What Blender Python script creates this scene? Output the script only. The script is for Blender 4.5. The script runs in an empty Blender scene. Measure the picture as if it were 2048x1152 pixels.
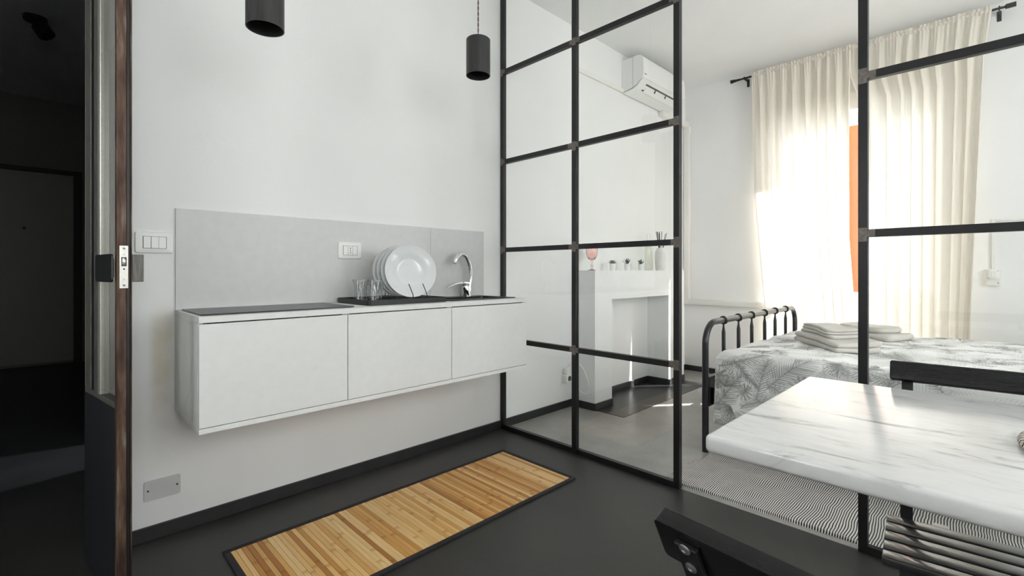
import bpy, bmesh, math, random
import numpy as np
from mathutils import Vector, Matrix

random.seed(7)
RNG = np.random.default_rng(7)
sc = bpy.context.scene
COL = sc.collection

# ------------------------------------------------------------------ camera
F_PX, HORIZON, YAW, CAM_H = 950.0, 542.0, math.radians(45.4), 1.05
cam_d = bpy.data.cameras.new('camera')
cam = bpy.data.objects.new('camera', cam_d)
COL.objects.link(cam)
cam.location = (0, 0, CAM_H)
cam.rotation_euler = (math.radians(90), 0, -(math.pi / 2 - YAW) + 0.0)
cam_d.sensor_width = 36
cam_d.lens = F_PX / 2048 * 36
cam_d.shift_y = (HORIZON - 576) / 2048
cam_d.clip_start = 0.02
fwd = Vector((math.cos(YAW), math.sin(YAW), 0))
cam.rotation_euler = fwd.to_track_quat('-Z', 'Y').to_euler()
sc.camera = cam

# ------------------------------------------------------------------ world, sun, exposure
SKY = 5.0
w = bpy.data.worlds.new('sky'); sc.world = w; w.use_nodes = True
bg = w.node_tree.nodes['Background']
bg.inputs[0].default_value = (0.97, 0.985, 0.995, 1)
bg.inputs[1].default_value = SKY
sun_d = bpy.data.lights.new('sun', 'SUN'); sun = bpy.data.objects.new('sun', sun_d); COL.objects.link(sun)
sun_d.energy = 17.0; sun_d.angle = math.radians(0.6); sun_d.color = (1.0, 0.97, 0.93)
SUN_DIR = Vector((-0.793 * math.cos(math.radians(44)), 0.609 * math.cos(math.radians(44)), -math.sin(math.radians(44))))
sun.rotation_euler = SUN_DIR.to_track_quat('-Z', 'Y').to_euler()
sun.location = (9, -4, 6)

def portal(name, loc, direction, sx, sy):
    d = bpy.data.lights.new(name, 'AREA'); o = bpy.data.objects.new(name, d); COL.objects.link(o)
    d.shape = 'RECTANGLE'; d.size = sx; d.size_y = sy
    o.location = loc; o.rotation_euler = Vector(direction).to_track_quat('-Z', 'Z').to_euler()
    d.cycles.is_portal = True
    return o

vs = sc.view_settings
vs.view_transform = 'Standard'; vs.look = 'None'; vs.gamma = 1.0; vs.use_curve_mapping = False
vs.exposure = 0.78
sc.cycles.use_denoising = True
sc.cycles.max_bounces = 14
sc.cycles.diffuse_bounces = 8
sc.cycles.transparent_max_bounces = 32
sc.cycles.sample_clamp_indirect = 8.0
sc.cycles.caustics_reflective = False
sc.cycles.caustics_refractive = False

# ------------------------------------------------------------------ room constants
WY = 2.315      # long white wall (kitchen + bedroom)
PX = 2.172      # partition, kitchen face
WX = 4.88       # window wall
CEIL = 2.97
REAR = -1.3     # wall behind the camera
RIGHT = -1.75   # wall on the camera's right

# ------------------------------------------------------------------ material helpers
def newmat(name):
    m = bpy.data.materials.new(name); m.use_nodes = True
    nt = m.node_tree
    return m, nt, nt.nodes, nt.links, nt.nodes['Principled BSDF']

def ramp(n, stops):
    r = n.new('ShaderNodeValToRGB')
    els = r.color_ramp.elements
    while len(els) < len(stops): els.new(0.5)
    for e, (p, c) in zip(els, stops):
        e.position = p; e.color = (c[0], c[1], c[2], 1)
    return r

def simple(name, col, rough=0.5, metal=0.0, var=0.0, scale=6.0, bump=0.0, bscale=60.0, spec=None, detail=4.0, coat=0.0, stretch=None, rvar=0.0):
    m, nt, n, l, p = newmat(name)
    p.inputs['Roughness'].default_value = rough
    p.inputs['Metallic'].default_value = metal
    if spec is not None: p.inputs['Specular IOR Level'].default_value = spec
    if coat: p.inputs['Coat Weight'].default_value = coat; p.inputs['Coat Roughness'].default_value = 0.1
    p.inputs['Base Color'].default_value = (*col, 1)
    tc = n.new('ShaderNodeTexCoord')
    src = tc.outputs['Object']
    if stretch:
        mp = n.new('ShaderNodeMapping'); mp.inputs['Scale'].default_value = stretch
        l.new(src, mp.inputs['Vector']); src = mp.outputs['Vector']
    if var:
        nz = n.new('ShaderNodeTexNoise'); nz.inputs['Scale'].default_value = scale; nz.inputs['Detail'].default_value = detail
        l.new(src, nz.inputs['Vector'])
        r = ramp(n, [(0.25, [c * (1 - var) for c in col]), (0.75, [min(1, c * (1 + var)) for c in col])])
        l.new(nz.outputs['Fac'], r.inputs['Fac']); l.new(r.outputs['Color'], p.inputs['Base Color'])
        if rvar:
            mr = n.new('ShaderNodeMapRange'); mr.inputs['To Min'].default_value = rough - rvar; mr.inputs['To Max'].default_value = rough + rvar
            l.new(nz.outputs['Fac'], mr.inputs['Value']); l.new(mr.outputs['Result'], p.inputs['Roughness'])
    if bump:
        nb = n.new('ShaderNodeTexNoise'); nb.inputs['Scale'].default_value = bscale; nb.inputs['Detail'].default_value = 3
        l.new(src, nb.inputs['Vector'])
        b = n.new('ShaderNodeBump'); b.inputs['Strength'].default_value = bump; b.inputs['Distance'].default_value = 0.004
        l.new(nb.outputs['Fac'], b.inputs['Height']); l.new(b.outputs['Normal'], p.inputs['Normal'])
    return m

def thin_glass(name, tint=(1, 1, 1), refl=0.04, rough=0.0):
    m, nt, n, l, p = newmat(name)
    n.remove(p)
    tr = n.new('ShaderNodeBsdfTransparent'); tr.inputs[0].default_value = (*tint, 1)
    gl = n.new('ShaderNodeBsdfGlossy'); gl.inputs['Roughness'].default_value = rough
    lw = n.new('ShaderNodeLayerWeight'); lw.inputs['Blend'].default_value = 0.5
    pw = n.new('ShaderNodeMath'); pw.operation = 'POWER'; pw.inputs[1].default_value = 5
    ma = n.new('ShaderNodeMath'); ma.operation = 'MULTIPLY_ADD'; ma.inputs[1].default_value = 1 - refl; ma.inputs[2].default_value = refl
    mx = n.new('ShaderNodeMixShader')
    l.new(lw.outputs['Facing'], pw.inputs[0]); l.new(pw.outputs[0], ma.inputs[0])
    l.new(ma.outputs[0], mx.inputs[0]); l.new(tr.outputs[0], mx.inputs[1]); l.new(gl.outputs[0], mx.inputs[2])
    l.new(mx.outputs[0], n['Material Output'].inputs['Surface'])
    return m

def real_glass(name, col=(1, 1, 1), rough=0.0, ior=1.45):
    m, nt, n, l, p = newmat(name)
    p.inputs['Base Color'].default_value = (*col, 1)
    p.inputs['Transmission Weight'].default_value = 1.0
    p.inputs['Roughness'].default_value = rough
    p.inputs['IOR'].default_value = ior
    return m

def fabric(name, col, transl=0.5, transp=0.12, tcol=None):
    m, nt, n, l, p = newmat(name)
    n.remove(p)
    di = n.new('ShaderNodeBsdfDiffuse'); di.inputs[0].default_value = (*col, 1)
    tl = n.new('ShaderNodeBsdfTranslucent'); tl.inputs[0].default_value = (*(tcol or col), 1)
    tp = n.new('ShaderNodeBsdfTransparent')
    m1 = n.new('ShaderNodeMixShader'); m1.inputs[0].default_value = transl
    m2 = n.new('ShaderNodeMixShader'); m2.inputs[0].default_value = transp
    l.new(di.outputs[0], m1.inputs[1]); l.new(tl.outputs[0], m1.inputs[2])
    l.new(m1.outputs[0], m2.inputs[1]); l.new(tp.outputs[0], m2.inputs[2])
    l.new(m2.outputs[0], n['Material Output'].inputs['Surface'])
    return m

def mat_wall():
    m, nt, n, l, p = newmat('white_plaster')
    p.inputs['Roughness'].default_value = 0.85
    tc = n.new('ShaderNodeTexCoord')
    geo = n.new('ShaderNodeNewGeometry')
    nz = n.new('ShaderNodeTexNoise'); nz.inputs['Scale'].default_value = 1.6; nz.inputs['Detail'].default_value = 6
    l.new(geo.outputs['Position'], nz.inputs['Vector'])
    r = ramp(n, [(0.3, (0.79, 0.79, 0.78)), (0.7, (0.83, 0.83, 0.822))])
    l.new(nz.outputs['Fac'], r.inputs['Fac'])
    # an old yellowish stain running down the plaster beside the cabinets
    sx = n.new('ShaderNodeSeparateXYZ'); l.new(geo.outputs['Position'], sx.inputs[0])
    def band(out, c, hw):
        s = n.new('ShaderNodeMath'); s.operation = 'SUBTRACT'; s.inputs[1].default_value = c; l.new(out, s.inputs[0])
        a = n.new('ShaderNodeMath'); a.operation = 'ABSOLUTE'; l.new(s.outputs[0], a.inputs[0])
        mr = n.new('ShaderNodeMapRange'); mr.interpolation_type = 'SMOOTHSTEP'
        mr.inputs['From Min'].default_value = hw; mr.inputs['From Max'].default_value = hw * 0.3
        l.new(a.outputs[0], mr.inputs['Value']); return mr.outputs['Result']
    bx = band(sx.outputs['X'], 0.335, 0.05); bz = band(sx.outputs['Z'], 0.70, 0.26)
    mu = n.new('ShaderNodeMath'); mu.operation = 'MULTIPLY'; l.new(bx, mu.inputs[0]); l.new(bz, mu.inputs[1])
    n2 = n.new('ShaderNodeTexNoise'); n2.inputs['Scale'].default_value = 14; l.new(geo.outputs['Position'], n2.inputs['Vector'])
    mu2 = n.new('ShaderNodeMath'); mu2.operation = 'MULTIPLY'; l.new(mu.outputs[0], mu2.inputs[0]); l.new(n2.outputs['Fac'], mu2.inputs[1])
    mx = n.new('ShaderNodeMix'); mx.data_type = 'RGBA'
    l.new(mu2.outputs[0], mx.inputs['Factor']); l.new(r.outputs['Color'], mx.inputs['A']); mx.inputs['B'].default_value = (0.62, 0.54, 0.38, 1)
    l.new(mx.outputs['Result'], p.inputs['Base Color'])
    nb = n.new('ShaderNodeTexNoise'); nb.inputs['Scale'].default_value = 45; nb.inputs['Detail'].default_value = 5
    l.new(geo.outputs['Position'], nb.inputs['Vector'])
    b = n.new('ShaderNodeBump'); b.inputs['Strength'].default_value = 0.12; b.inputs['Distance'].default_value = 0.004
    l.new(nb.outputs['Fac'], b.inputs['Height']); l.new(b.outputs['Normal'], p.inputs['Normal'])
    return m

def mat_floor(name, k, rlo, rhi):
    m, nt, n, l, p = newmat(name)
    geo = n.new('ShaderNodeNewGeometry')
    n1 = n.new('ShaderNodeTexNoise'); n1.inputs['Scale'].default_value = 1.3; n1.inputs['Detail'].default_value = 8; n1.inputs['Roughness'].default_value = 0.65
    n2 = n.new('ShaderNodeTexNoise'); n2.inputs['Scale'].default_value = 160; n2.inputs['Detail'].default_value = 2
    l.new(geo.outputs['Position'], n1.inputs['Vector']); l.new(geo.outputs['Position'], n2.inputs['Vector'])
    r = ramp(n, [(0.28, (0.042 * k, 0.041 * k, 0.039 * k)), (0.72, (0.098 * k, 0.095 * k, 0.09 * k))]); l.new(n1.outputs['Fac'], r.inputs['Fac'])
    r2 = ramp(n, [(0.3, (0.8, 0.8, 0.8)), (0.75, (1.15, 1.15, 1.15))]); l.new(n2.outputs['Fac'], r2.inputs['Fac'])
    mx = n.new('ShaderNodeMix'); mx.data_type = 'RGBA'; mx.blend_type = 'MULTIPLY'; mx.inputs['Factor'].default_value = 1
    l.new(r.outputs['Color'], mx.inputs['A']); l.new(r2.outputs['Color'], mx.inputs['B']); l.new(mx.outputs['Result'], p.inputs['Base Color'])
    mr = n.new('ShaderNodeMapRange'); mr.inputs['To Min'].default_value = rlo; mr.inputs['To Max'].default_value = rhi; p.inputs['Specular IOR Level'].default_value = 0.55
    l.new(n1.outputs['Fac'], mr.inputs['Value']); l.new(mr.outputs['Result'], p.inputs['Roughness'])
    b = n.new('ShaderNodeBump'); b.inputs['Strength'].default_value = 0.08; b.inputs['Distance'].default_value = 0.002
    l.new(n2.outputs['Fac'], b.inputs['Height']); l.new(b.outputs['Normal'], p.inputs['Normal'])
    return m

def mat_marble():
    m, nt, n, l, p = newmat('white_marble')
    p.inputs['Roughness'].default_value = 0.13
    tc = n.new('ShaderNodeTexCoord')
    mp = n.new('ShaderNodeMapping'); mp.inputs['Rotation'].default_value = (0.3, 0.25, math.radians(24)); mp.inputs['Scale'].default_value = (13.0, 3.2, 7.0)
    l.new(tc.outputs['Object'], mp.inputs['Vector'])
    n1 = n.new('ShaderNodeTexNoise'); n1.inputs['Scale'].default_value = 2.3; n1.inputs['Detail'].default_value = 9; n1.inputs['Roughness'].default_value = 0.62; n1.inputs['Distortion'].default_value = 0.8
    l.new(mp.outputs['Vector'], n1.inputs['Vector'])
    n2 = n.new('ShaderNodeTexNoise'); n2.inputs['Scale'].default_value = 2.2; n2.inputs['Detail'].default_value = 6
    l.new(tc.outputs['Object'], n2.inputs['Vector'])
    r1 = ramp(n, [(0.28, (0.26, 0.265, 0.26)), (0.37, (0.55, 0.55, 0.54)), (0.45, (0.74, 0.74, 0.73)), (0.60, (0.80, 0.80, 0.79))])
    l.new(n1.outputs['Fac'], r1.inputs['Fac'])
    r2 = ramp(n, [(0.46, (0, 0, 0)), (0.70, (1, 1, 1))]); l.new(n2.outputs['Fac'], r2.inputs['Fac'])
    mx = n.new('ShaderNodeMix'); mx.data_type = 'RGBA'
    l.new(r2.outputs['Color'], mx.inputs['Factor']); l.new(r1.outputs['Color'], mx.inputs['A']); mx.inputs['B'].default_value = (0.79, 0.79, 0.78, 1)
    l.new(mx.outputs['Result'], p.inputs['Base Color'])
    return m

def mat_bamboo():
    m, nt, n, l, p = newmat('bamboo')
    p.inputs['Roughness'].default_value = 0.38
    tc = n.new('ShaderNodeTexCoord'); oi = n.new('ShaderNodeObjectInfo')
    r = ramp(n, [(0.0, (0.40, 0.165, 0.035)), (0.2, (0.58, 0.29, 0.075)), (0.5, (0.74, 0.44, 0.155)), (0.85, (0.82, 0.58, 0.28)), (1.0, (0.66, 0.37, 0.11))])
    l.new(oi.outputs['Random'], r.inputs['Fac'])
    # fibres along the slat
    ad = n.new('ShaderNodeVectorMath'); ad.operation = 'ADD'
    cx = n.new('ShaderNodeCombineXYZ'); k = n.new('ShaderNodeMath'); k.operation = 'MULTIPLY'; k.inputs[1].default_value = 37.0
    l.new(oi.outputs['Random'], k.inputs[0]); l.new(k.outputs[0], cx.inputs[0]); l.new(k.outputs[0], cx.inputs[1])
    l.new(tc.outputs['Object'], ad.inputs[0]); l.new(cx.outputs[0], ad.inputs[1])
    mp = n.new('ShaderNodeMapping'); mp.inputs['Scale'].default_value = (260, 6, 1); l.new(ad.outputs[0], mp.inputs['Vector'])
    nz = n.new('ShaderNodeTexNoise'); nz.inputs['Scale'].default_value = 1.0; nz.inputs['Detail'].default_value = 2; l.new(mp.outputs['Vector'], nz.inputs['Vector'])
    r2 = ramp(n, [(0.3, (0.86, 0.84, 0.8)), (0.7, (1.06, 1.06, 1.06))]); l.new(nz.outputs['Fac'], r2.inputs['Fac'])
    mx = n.new('ShaderNodeMix'); mx.data_type = 'RGBA'; mx.blend_type = 'MULTIPLY'; mx.inputs['Factor'].default_value = 1
    l.new(r.outputs['Color'], mx.inputs['A']); l.new(r2.outputs['Color'], mx.inputs['B'])
    # the joints of the cane: a darker smudge every 25-30 cm
    mp2 = n.new('ShaderNodeMapping'); mp2.inputs['Scale'].default_value = (0.0, 2.5, 0.0); l.new(ad.outputs[0], mp2.inputs['Vector'])
    sp = n.new('ShaderNodeSeparateXYZ'); l.new(mp2.outputs['Vector'], sp.inputs[0])
    fr = n.new('ShaderNodeMath'); fr.operation = 'FRACT'; l.new(sp.outputs['Y'], fr.inputs[0])
    r3 = ramp(n, [(0.0, (0.0, 0, 0)), (0.44, (0, 0, 0)), (0.497, (0.75, 0.75, 0.75)), (0.505, (1, 1, 1)), (0.512, (0.1, 0.1, 0.1)), (1.0, (0, 0, 0))])
    l.new(fr.outputs[0], r3.inputs['Fac'])
    mx2 = n.new('ShaderNodeMix'); mx2.data_type = 'RGBA'; mx2.blend_type = 'MULTIPLY'
    l.new(r3.outputs['Color'], mx2.inputs['Factor']); l.new(mx.outputs['Result'], mx2.inputs['A']); mx2.inputs['B'].default_value = (0.66, 0.5, 0.33, 1)
    l.new(mx2.outputs['Result'], p.inputs['Base Color'])
    return m

def mat_rug():
    m, nt, n, l, p = newmat('black_white_weave')
    p.inputs['Roughness'].default_value = 0.95
    tc = n.new('ShaderNodeTexCoord')
    wv = n.new('ShaderNodeTexNoise'); wv.inputs['Scale'].default_value = 3.5; wv.inputs['Detail'].default_value = 2
    l.new(tc.outputs['Object'], wv.inputs['Vector'])
    sp = n.new('ShaderNodeSeparateXYZ'); l.new(tc.outputs['Object'], sp.inputs[0])
    ph = n.new('ShaderNodeMath'); ph.operation = 'MULTIPLY_ADD'; ph.inputs[1].default_value = 0.05
    l.new(wv.outputs['Fac'], ph.inputs[0]); l.new(sp.outputs['Y'], ph.inputs[2])
    k = n.new('ShaderNodeMath'); k.operation = 'MULTIPLY'; k.inputs[1].default_value = 2 * math.pi / 0.0088; l.new(ph.outputs[0], k.inputs[0])
    s = n.new('ShaderNodeMath'); s.operation = 'SINE'; l.new(k.outputs[0], s.inputs[0])
    kx = n.new('ShaderNodeMath'); kx.operation = 'MULTIPLY'; kx.inputs[1].default_value = 2 * math.pi / 0.012; l.new(sp.outputs['X'], kx.inputs[0])
    sx = n.new('ShaderNodeMath'); sx.operation = 'SINE'; l.new(kx.outputs[0], sx.inputs[0])
    sm = n.new('ShaderNodeMath'); sm.operation = 'MULTIPLY_ADD'; sm.inputs[1].default_value = 0.45; l.new(sx.outputs[0], sm.inputs[0]); l.new(s.outputs[0], sm.inputs[2])
    r = ramp(n, [(0.36, (0.02, 0.02, 0.022)), (0.48, (0.70, 0.68, 0.64))])
    mr = n.new('ShaderNodeMapRange'); mr.inputs['From Min'].default_value = -1.45; mr.inputs['From Max'].default_value = 1.45
    l.new(sm.outputs[0], mr.inputs['Value']); l.new(mr.outputs['Result'], r.inputs['Fac']); l.new(r.outputs['Color'], p.inputs['Base Color'])
    b = n.new('ShaderNodeBump'); b.inputs['Strength'].default_value = 0.6; b.inputs['Distance'].default_value = 0.003
    l.new(mr.outputs['Result'], b.inputs['Height']); l.new(b.outputs['Normal'], p.inputs['Normal'])
    return m

def mat_rust():
    m, nt, n, l, p = newmat('rusted_steel')
    p.inputs['Roughness'].default_value = 0.6; p.inputs['Metallic'].default_value = 0.25
    tc = n.new('ShaderNodeTexCoord')
    mp = n.new('ShaderNodeMapping'); mp.inputs['Scale'].default_value = (60, 60, 9); l.new(tc.outputs['Object'], mp.inputs['Vector'])
    nz = n.new('ShaderNodeTexNoise'); nz.inputs['Scale'].default_value = 1; nz.inputs['Detail'].default_value = 6; l.new(mp.outputs['Vector'], nz.inputs['Vector'])
    r = ramp(n, [(0.3, (0.03, 0.014, 0.009)), (0.45, (0.075, 0.038, 0.023)), (0.58, (0.115, 0.066, 0.042)), (0.72, (0.22, 0.18, 0.15))])
    l.new(nz.outputs['Fac'], r.inputs['Fac']); l.new(r.outputs['Color'], p.inputs['Base Color'])
    return m

def mat_print():
    m, nt, n, l, p = newmat('leaf_print_cotton')
    p.inputs['Roughness'].default_value = 0.9
    at = n.new('ShaderNodeAttribute'); at.attribute_name = 'print'
    l.new(at.outputs['Color'], p.inputs['Base Color'])
    tc = n.new('ShaderNodeTexCoord')
    nb = n.new('ShaderNodeTexNoise'); nb.inputs['Scale'].default_value = 500; l.new(tc.outputs['Object'], nb.inputs['Vector'])
    b = n.new('ShaderNodeBump'); b.inputs['Strength'].default_value = 0.15; b.inputs['Distance'].default_value = 0.001
    l.new(nb.outputs['Fac'], b.inputs['Height']); l.new(b.outputs['Normal'], p.inputs['Normal'])
    return m

M = {}
M['wall'] = mat_wall()
M['floor'] = mat_floor('charcoal_resin_floor', 0.46, 0.36, 0.52)
M['floor_bed'] = mat_floor('grey_resin_floor', 4.6, 0.24, 0.40)
M['ceiling'] = simple('white_ceiling', (0.82, 0.82, 0.815), 0.9, var=0.03, scale=2)
M['skirting'] = simple('charcoal_skirting', (0.020, 0.0195, 0.0205), 0.45, var=0.25, scale=9)
M['cabinet'] = simple('off_white_laminate', (0.76, 0.765, 0.75), 0.55, var=0.02, scale=30, bump=0.05, bscale=200)
M['splash'] = simple('pale_grey_laminate', (0.60, 0.60, 0.60), 0.42, var=0.03, scale=25)
M['black_glass'] = simple('black_ceramic_glass', (0.02, 0.021, 0.022), 0.30, var=0.1, scale=40)
M['black_plastic'] = simple('matt_black_plastic', (0.012, 0.012, 0.013), 0.45, var=0.1)
M['black_wire'] = simple('black_coated_wire', (0.012, 0.012, 0.012), 0.35, var=0.1)
M['black_sink'] = simple('black_composite', (0.014, 0.014, 0.015), 0.32, var=0.2, scale=80)
M['chrome'] = simple('chrome', (0.80, 0.80, 0.81), 0.06, 1.0, var=0.02)
M['porcelain'] = simple('white_porcelain', (0.70, 0.715, 0.72), 0.14, var=0.01, coat=0.3)
M['tumbler'] = thin_glass('clear_tumbler_glass', (0.92, 0.93, 0.93), 0.08, 0.08)
M['pane'] = thin_glass('window_pane_glass', (0.985, 0.992, 0.988))
M['door_pane'] = thin_glass('smoky_door_glass', (0.95, 0.96, 0.94), 0.04)
M['steel'] = simple('blackened_steel', (0.011, 0.011, 0.012), 0.40, 0.15, var=0.35, scale=18, stretch=(1, 1, 0.3))
M['weld'] = simple('ground_bare_steel', (0.17, 0.15, 0.135), 0.5, 0.5, var=0.35, scale=90)
M['worn_steel'] = simple('worn_grey_steel', (0.135, 0.13, 0.118), 0.55, 0.3, var=0.45, scale=20, stretch=(8, 8, 1))
M['dark_steel_panel'] = simple('dark_blue_steel', (0.03, 0.031, 0.036), 0.45, 0.3, var=0.25, scale=6, stretch=(6, 6, 1))
M['rust'] = mat_rust()
M['lock'] = simple('brushed_nickel', (0.62, 0.60, 0.56), 0.4, 0.7, var=0.12, scale=140)
M['plate_white'] = simple('white_socket_plastic', (0.80, 0.80, 0.775), 0.35, var=0.01)
M['groove'] = simple('dark_gap', (0.05, 0.05, 0.05), 0.8, var=0.1)
M['pendant'] = simple('gunmetal_paint', (0.035, 0.034, 0.034), 0.42, 0.3, var=0.15, scale=12, stretch=(10, 10, 1))
M['pendant_in'] = simple('black_pendant_inside', (0.006, 0.006, 0.006), 0.7, var=0.1)
M['cord'] = simple('brown_twisted_cord', (0.10, 0.06, 0.035), 0.8, var=0.5, scale=200)
M['bamboo'] = mat_bamboo()
M['mat_border'] = simple('black_cotton_border', (0.02, 0.018, 0.02), 0.85, var=0.2, scale=300, bump=0.4, bscale=900)
M['rug'] = mat_rug()
M['marble'] = mat_marble()
M['chair_wood'] = simple('black_stained_wood', (0.010, 0.010, 0.0105), 0.24, var=0.3, scale=10, stretch=(2, 30, 30), spec=0.35)
M['seat_wood'] = simple('worn_glossy_black_wood', (0.016, 0.016, 0.017), 0.30, var=0.3, scale=10, stretch=(2, 30, 30), spec=0.9, coat=0.8)
M['chair_steel'] = simple('black_powder_coat', (0.012, 0.012, 0.013), 0.4, 0.2, var=0.15)
M['bolt'] = simple('zinc_bolt', (0.45, 0.46, 0.46), 0.3, 0.9, var=0.15, scale=150)
M['bed_metal'] = simple('charcoal_bed_enamel', (0.022, 0.022, 0.025), 0.24, 0.1, var=0.1)
M['print'] = mat_print()
M['mattress'] = simple('mattress_ticking', (0.7, 0.7, 0.68), 0.9, var=0.03)
M['towel'] = simple('cream_terry', (0.70, 0.675, 0.63), 0.95, var=0.06, scale=140, bump=0.9, bscale=420)
M['curtain'] = fabric('sheer_cream_linen', (0.82, 0.765, 0.675), 0.18, 0.02, (0.85, 0.865, 0.875))
M['ac_white'] = simple('white_ac_plastic', (0.80, 0.80, 0.785), 0.35, var=0.01)
M['ac_dark'] = simple('ac_outlet_dark', (0.05, 0.05, 0.052), 0.5, var=0.1)
M['trunk'] = simple('cream_trunking', (0.78, 0.765, 0.73), 0.5, var=0.02)
M['hearth'] = simple('black_hearth_steel', (0.035, 0.035, 0.038), 0.3, 0.5, var=0.2, scale=4)
M['pink_glass'] = real_glass('pink_pressed_glass', (0.97, 0.76, 0.73), 0.08)
M['goblet_foot'] = simple('dark_pewter', (0.10, 0.085, 0.085), 0.35, 0.5, var=0.2)
M['pot'] = simple('white_pot_ceramic', (0.80, 0.80, 0.78), 0.4, var=0.02)
M['succulent_a'] = simple('grey_green_leaf', (0.25, 0.30, 0.22), 0.5, var=0.35, scale=40)
M['succulent_b'] = simple('dark_green_leaf', (0.10, 0.135, 0.115), 0.5, var=0.35, scale=40)
M['bottle'] = thin_glass('pale_green_bottle_glass', (0.95, 0.96, 0.93), 0.06, 0.1)
M['vase'] = simple('ribbed_milk_glass', (0.74, 0.74, 0.71), 0.3, var=0.06, scale=30)
M['reed'] = simple('black_reed', (0.02, 0.02, 0.02), 0.7, var=0.2)
M['wire_white'] = simple('white_cable', (0.78, 0.78, 0.76), 0.4, var=0.02)
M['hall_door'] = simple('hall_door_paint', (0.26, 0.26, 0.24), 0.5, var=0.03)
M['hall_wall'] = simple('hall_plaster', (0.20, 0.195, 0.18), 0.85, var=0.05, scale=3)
M['orange'] = fabric('orange_awning_canvas', (0.42, 0.125, 0.055), 0.5, 0.0)
M['frame_white'] = simple('white_window_frame', (0.80, 0.80, 0.78), 0.4, var=0.02)
M['balcony'] = simple('pale_render', (0.72, 0.71, 0.68), 0.9, var=0.06, scale=5)
M['rope_black'] = simple('black_rope', (0.015, 0.014, 0.014), 0.9, var=0.3, scale=300)
M['rope_white'] = simple('cream_rope', (0.66, 0.61, 0.53), 0.9, var=0.15, scale=300, bump=0.5, bscale=600)
M['black_frame'] = simple('black_door_frame', (0.008, 0.008, 0.008), 0.6, var=0.2)

# ------------------------------------------------------------------ mesh helpers
def NB(): return bmesh.new()

def box(bm, lo, hi, bevel=0.0, seg=1):
    c = [(a + b) / 2 for a, b in zip(lo, hi)]; s = [abs(b - a) for a, b in zip(lo, hi)]
    mtx = Matrix.Translation(c) @ Matrix.Diagonal((*s, 1))
    r = bmesh.ops.create_cube(bm, size=1, matrix=mtx)
    if bevel:
        es = list({e for v in r['verts'] for e in v.link_edges})
        bmesh.ops.bevel(bm, geom=es, offset=bevel, segments=seg, profile=0.5, affect='EDGES', clamp_overlap=True)
    return bm

def xform(bm, mtx): bmesh.ops.transform(bm, matrix=mtx, verts=bm.verts); return bm

def obox(bm, mtx, size, bevel=0.0, seg=1):
    r = bmesh.ops.create_cube(bm, size=1, matrix=mtx @ Matrix.Diagonal((*size, 1)))
    if bevel:
        es = list({e for v in r['verts'] for e in v.link_edges})
        bmesh.ops.bevel(bm, geom=es, offset=bevel, segments=seg, profile=0.5, affect='EDGES', clamp_overlap=True)
    return bm

def bar(bm, a, b, wd, th, side=(0, 0, 1), bevel=0.0):
    """flat bar from a to b; wd measured along 'side' (made perpendicular), th along the third axis"""
    a = Vector(a); b = Vector(b); z = (b - a); L = z.length; z.normalize()
    x = Vector(side); x = (x - z * x.dot(z)).normalized(); y = z.cross(x)
    m = Matrix((x, y, z)).transposed().to_4x4(); m.translation = (a + b) / 2
    return obox(bm, m, (wd, th, L), bevel)

def tube(bm, pts, r, n=12, cap=True):
    pts = [Vector(p) for p in pts]
    rs = r if isinstance(r, (list, tuple)) else [r] * len(pts)
    rings = []; ref = None
    for i, p in enumerate(pts):
        t = (pts[min(i + 1, len(pts) - 1)] - pts[max(i - 1, 0)]).normalized()
        if ref is None:
            ref = Vector((0, 0, 1)) if abs(t.z) < 0.9 else Vector((1, 0, 0))
        ref = (ref - t * ref.dot(t)).normalized(); q = t.cross(ref)
        rings.append([bm.verts.new(p + (ref * math.cos(2 * math.pi * k / n) + q * math.sin(2 * math.pi * k / n)) * rs[i]) for k in range(n)])
    for a, b in zip(rings, rings[1:]):
        for k in range(n):
            bm.faces.new((a[k], a[(k + 1) % n], b[(k + 1) % n], b[k]))
    if cap:
        bm.faces.new(list(reversed(rings[0]))); bm.faces.new(rings[-1])
    return bm

def lathe(bm, prof, c=(0, 0, 0), n=32, rib=None):
    """prof: (radius, z) pairs; radius 0 closes"""
    rings = []
    for (r, z) in prof:
        if r <= 1e-6: rings.append([bm.verts.new((c[0], c[1], c[2] + z))])
        else:
            rings.append([bm.verts.new((c[0] + (r + (rib(k, z) if rib else 0)) * math.cos(2 * math.pi * k / n), c[1] + (r + (rib(k, z) if rib else 0)) * math.sin(2 * math.pi * k / n), c[2] + z)) for k in range(n)])
    for a, b in zip(rings, rings[1:]):
        for k in range(n):
            k2 = (k + 1) % n
            if len(a) == 1 and len(b) == 1: continue
            if len(a) == 1: bm.faces.new((a[0], b[k2], b[k]))
            elif len(b) == 1: bm.faces.new((a[k], a[k2], b[0]))
            else: bm.faces.new((a[k], a[k2], b[k2], b[k]))
    return bm

def prism(bm, poly, axis, a0, a1):
    """extrude polygon along an axis. poly coords are the other two axes in cyclic order kept as (p,q)"""
    def mk(p, q, a):
        if axis == 'x': return (a, p, q)
        if axis == 'y': return (p, a, q)
        return (p, q, a)
    A = [bm.verts.new(mk(p, q, a0)) for p, q in poly]; Bv = [bm.verts.new(mk(p, q, a1)) for p, q in poly]
    n = len(poly)
    for k in range(n): bm.faces.new((A[k], A[(k + 1) % n], Bv[(k + 1) % n], Bv[k]))
    bm.faces.new(list(reversed(A))); bm.faces.new(Bv)
    bmesh.ops.recalc_face_normals(bm, faces=bm.faces)
    return bm

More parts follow.
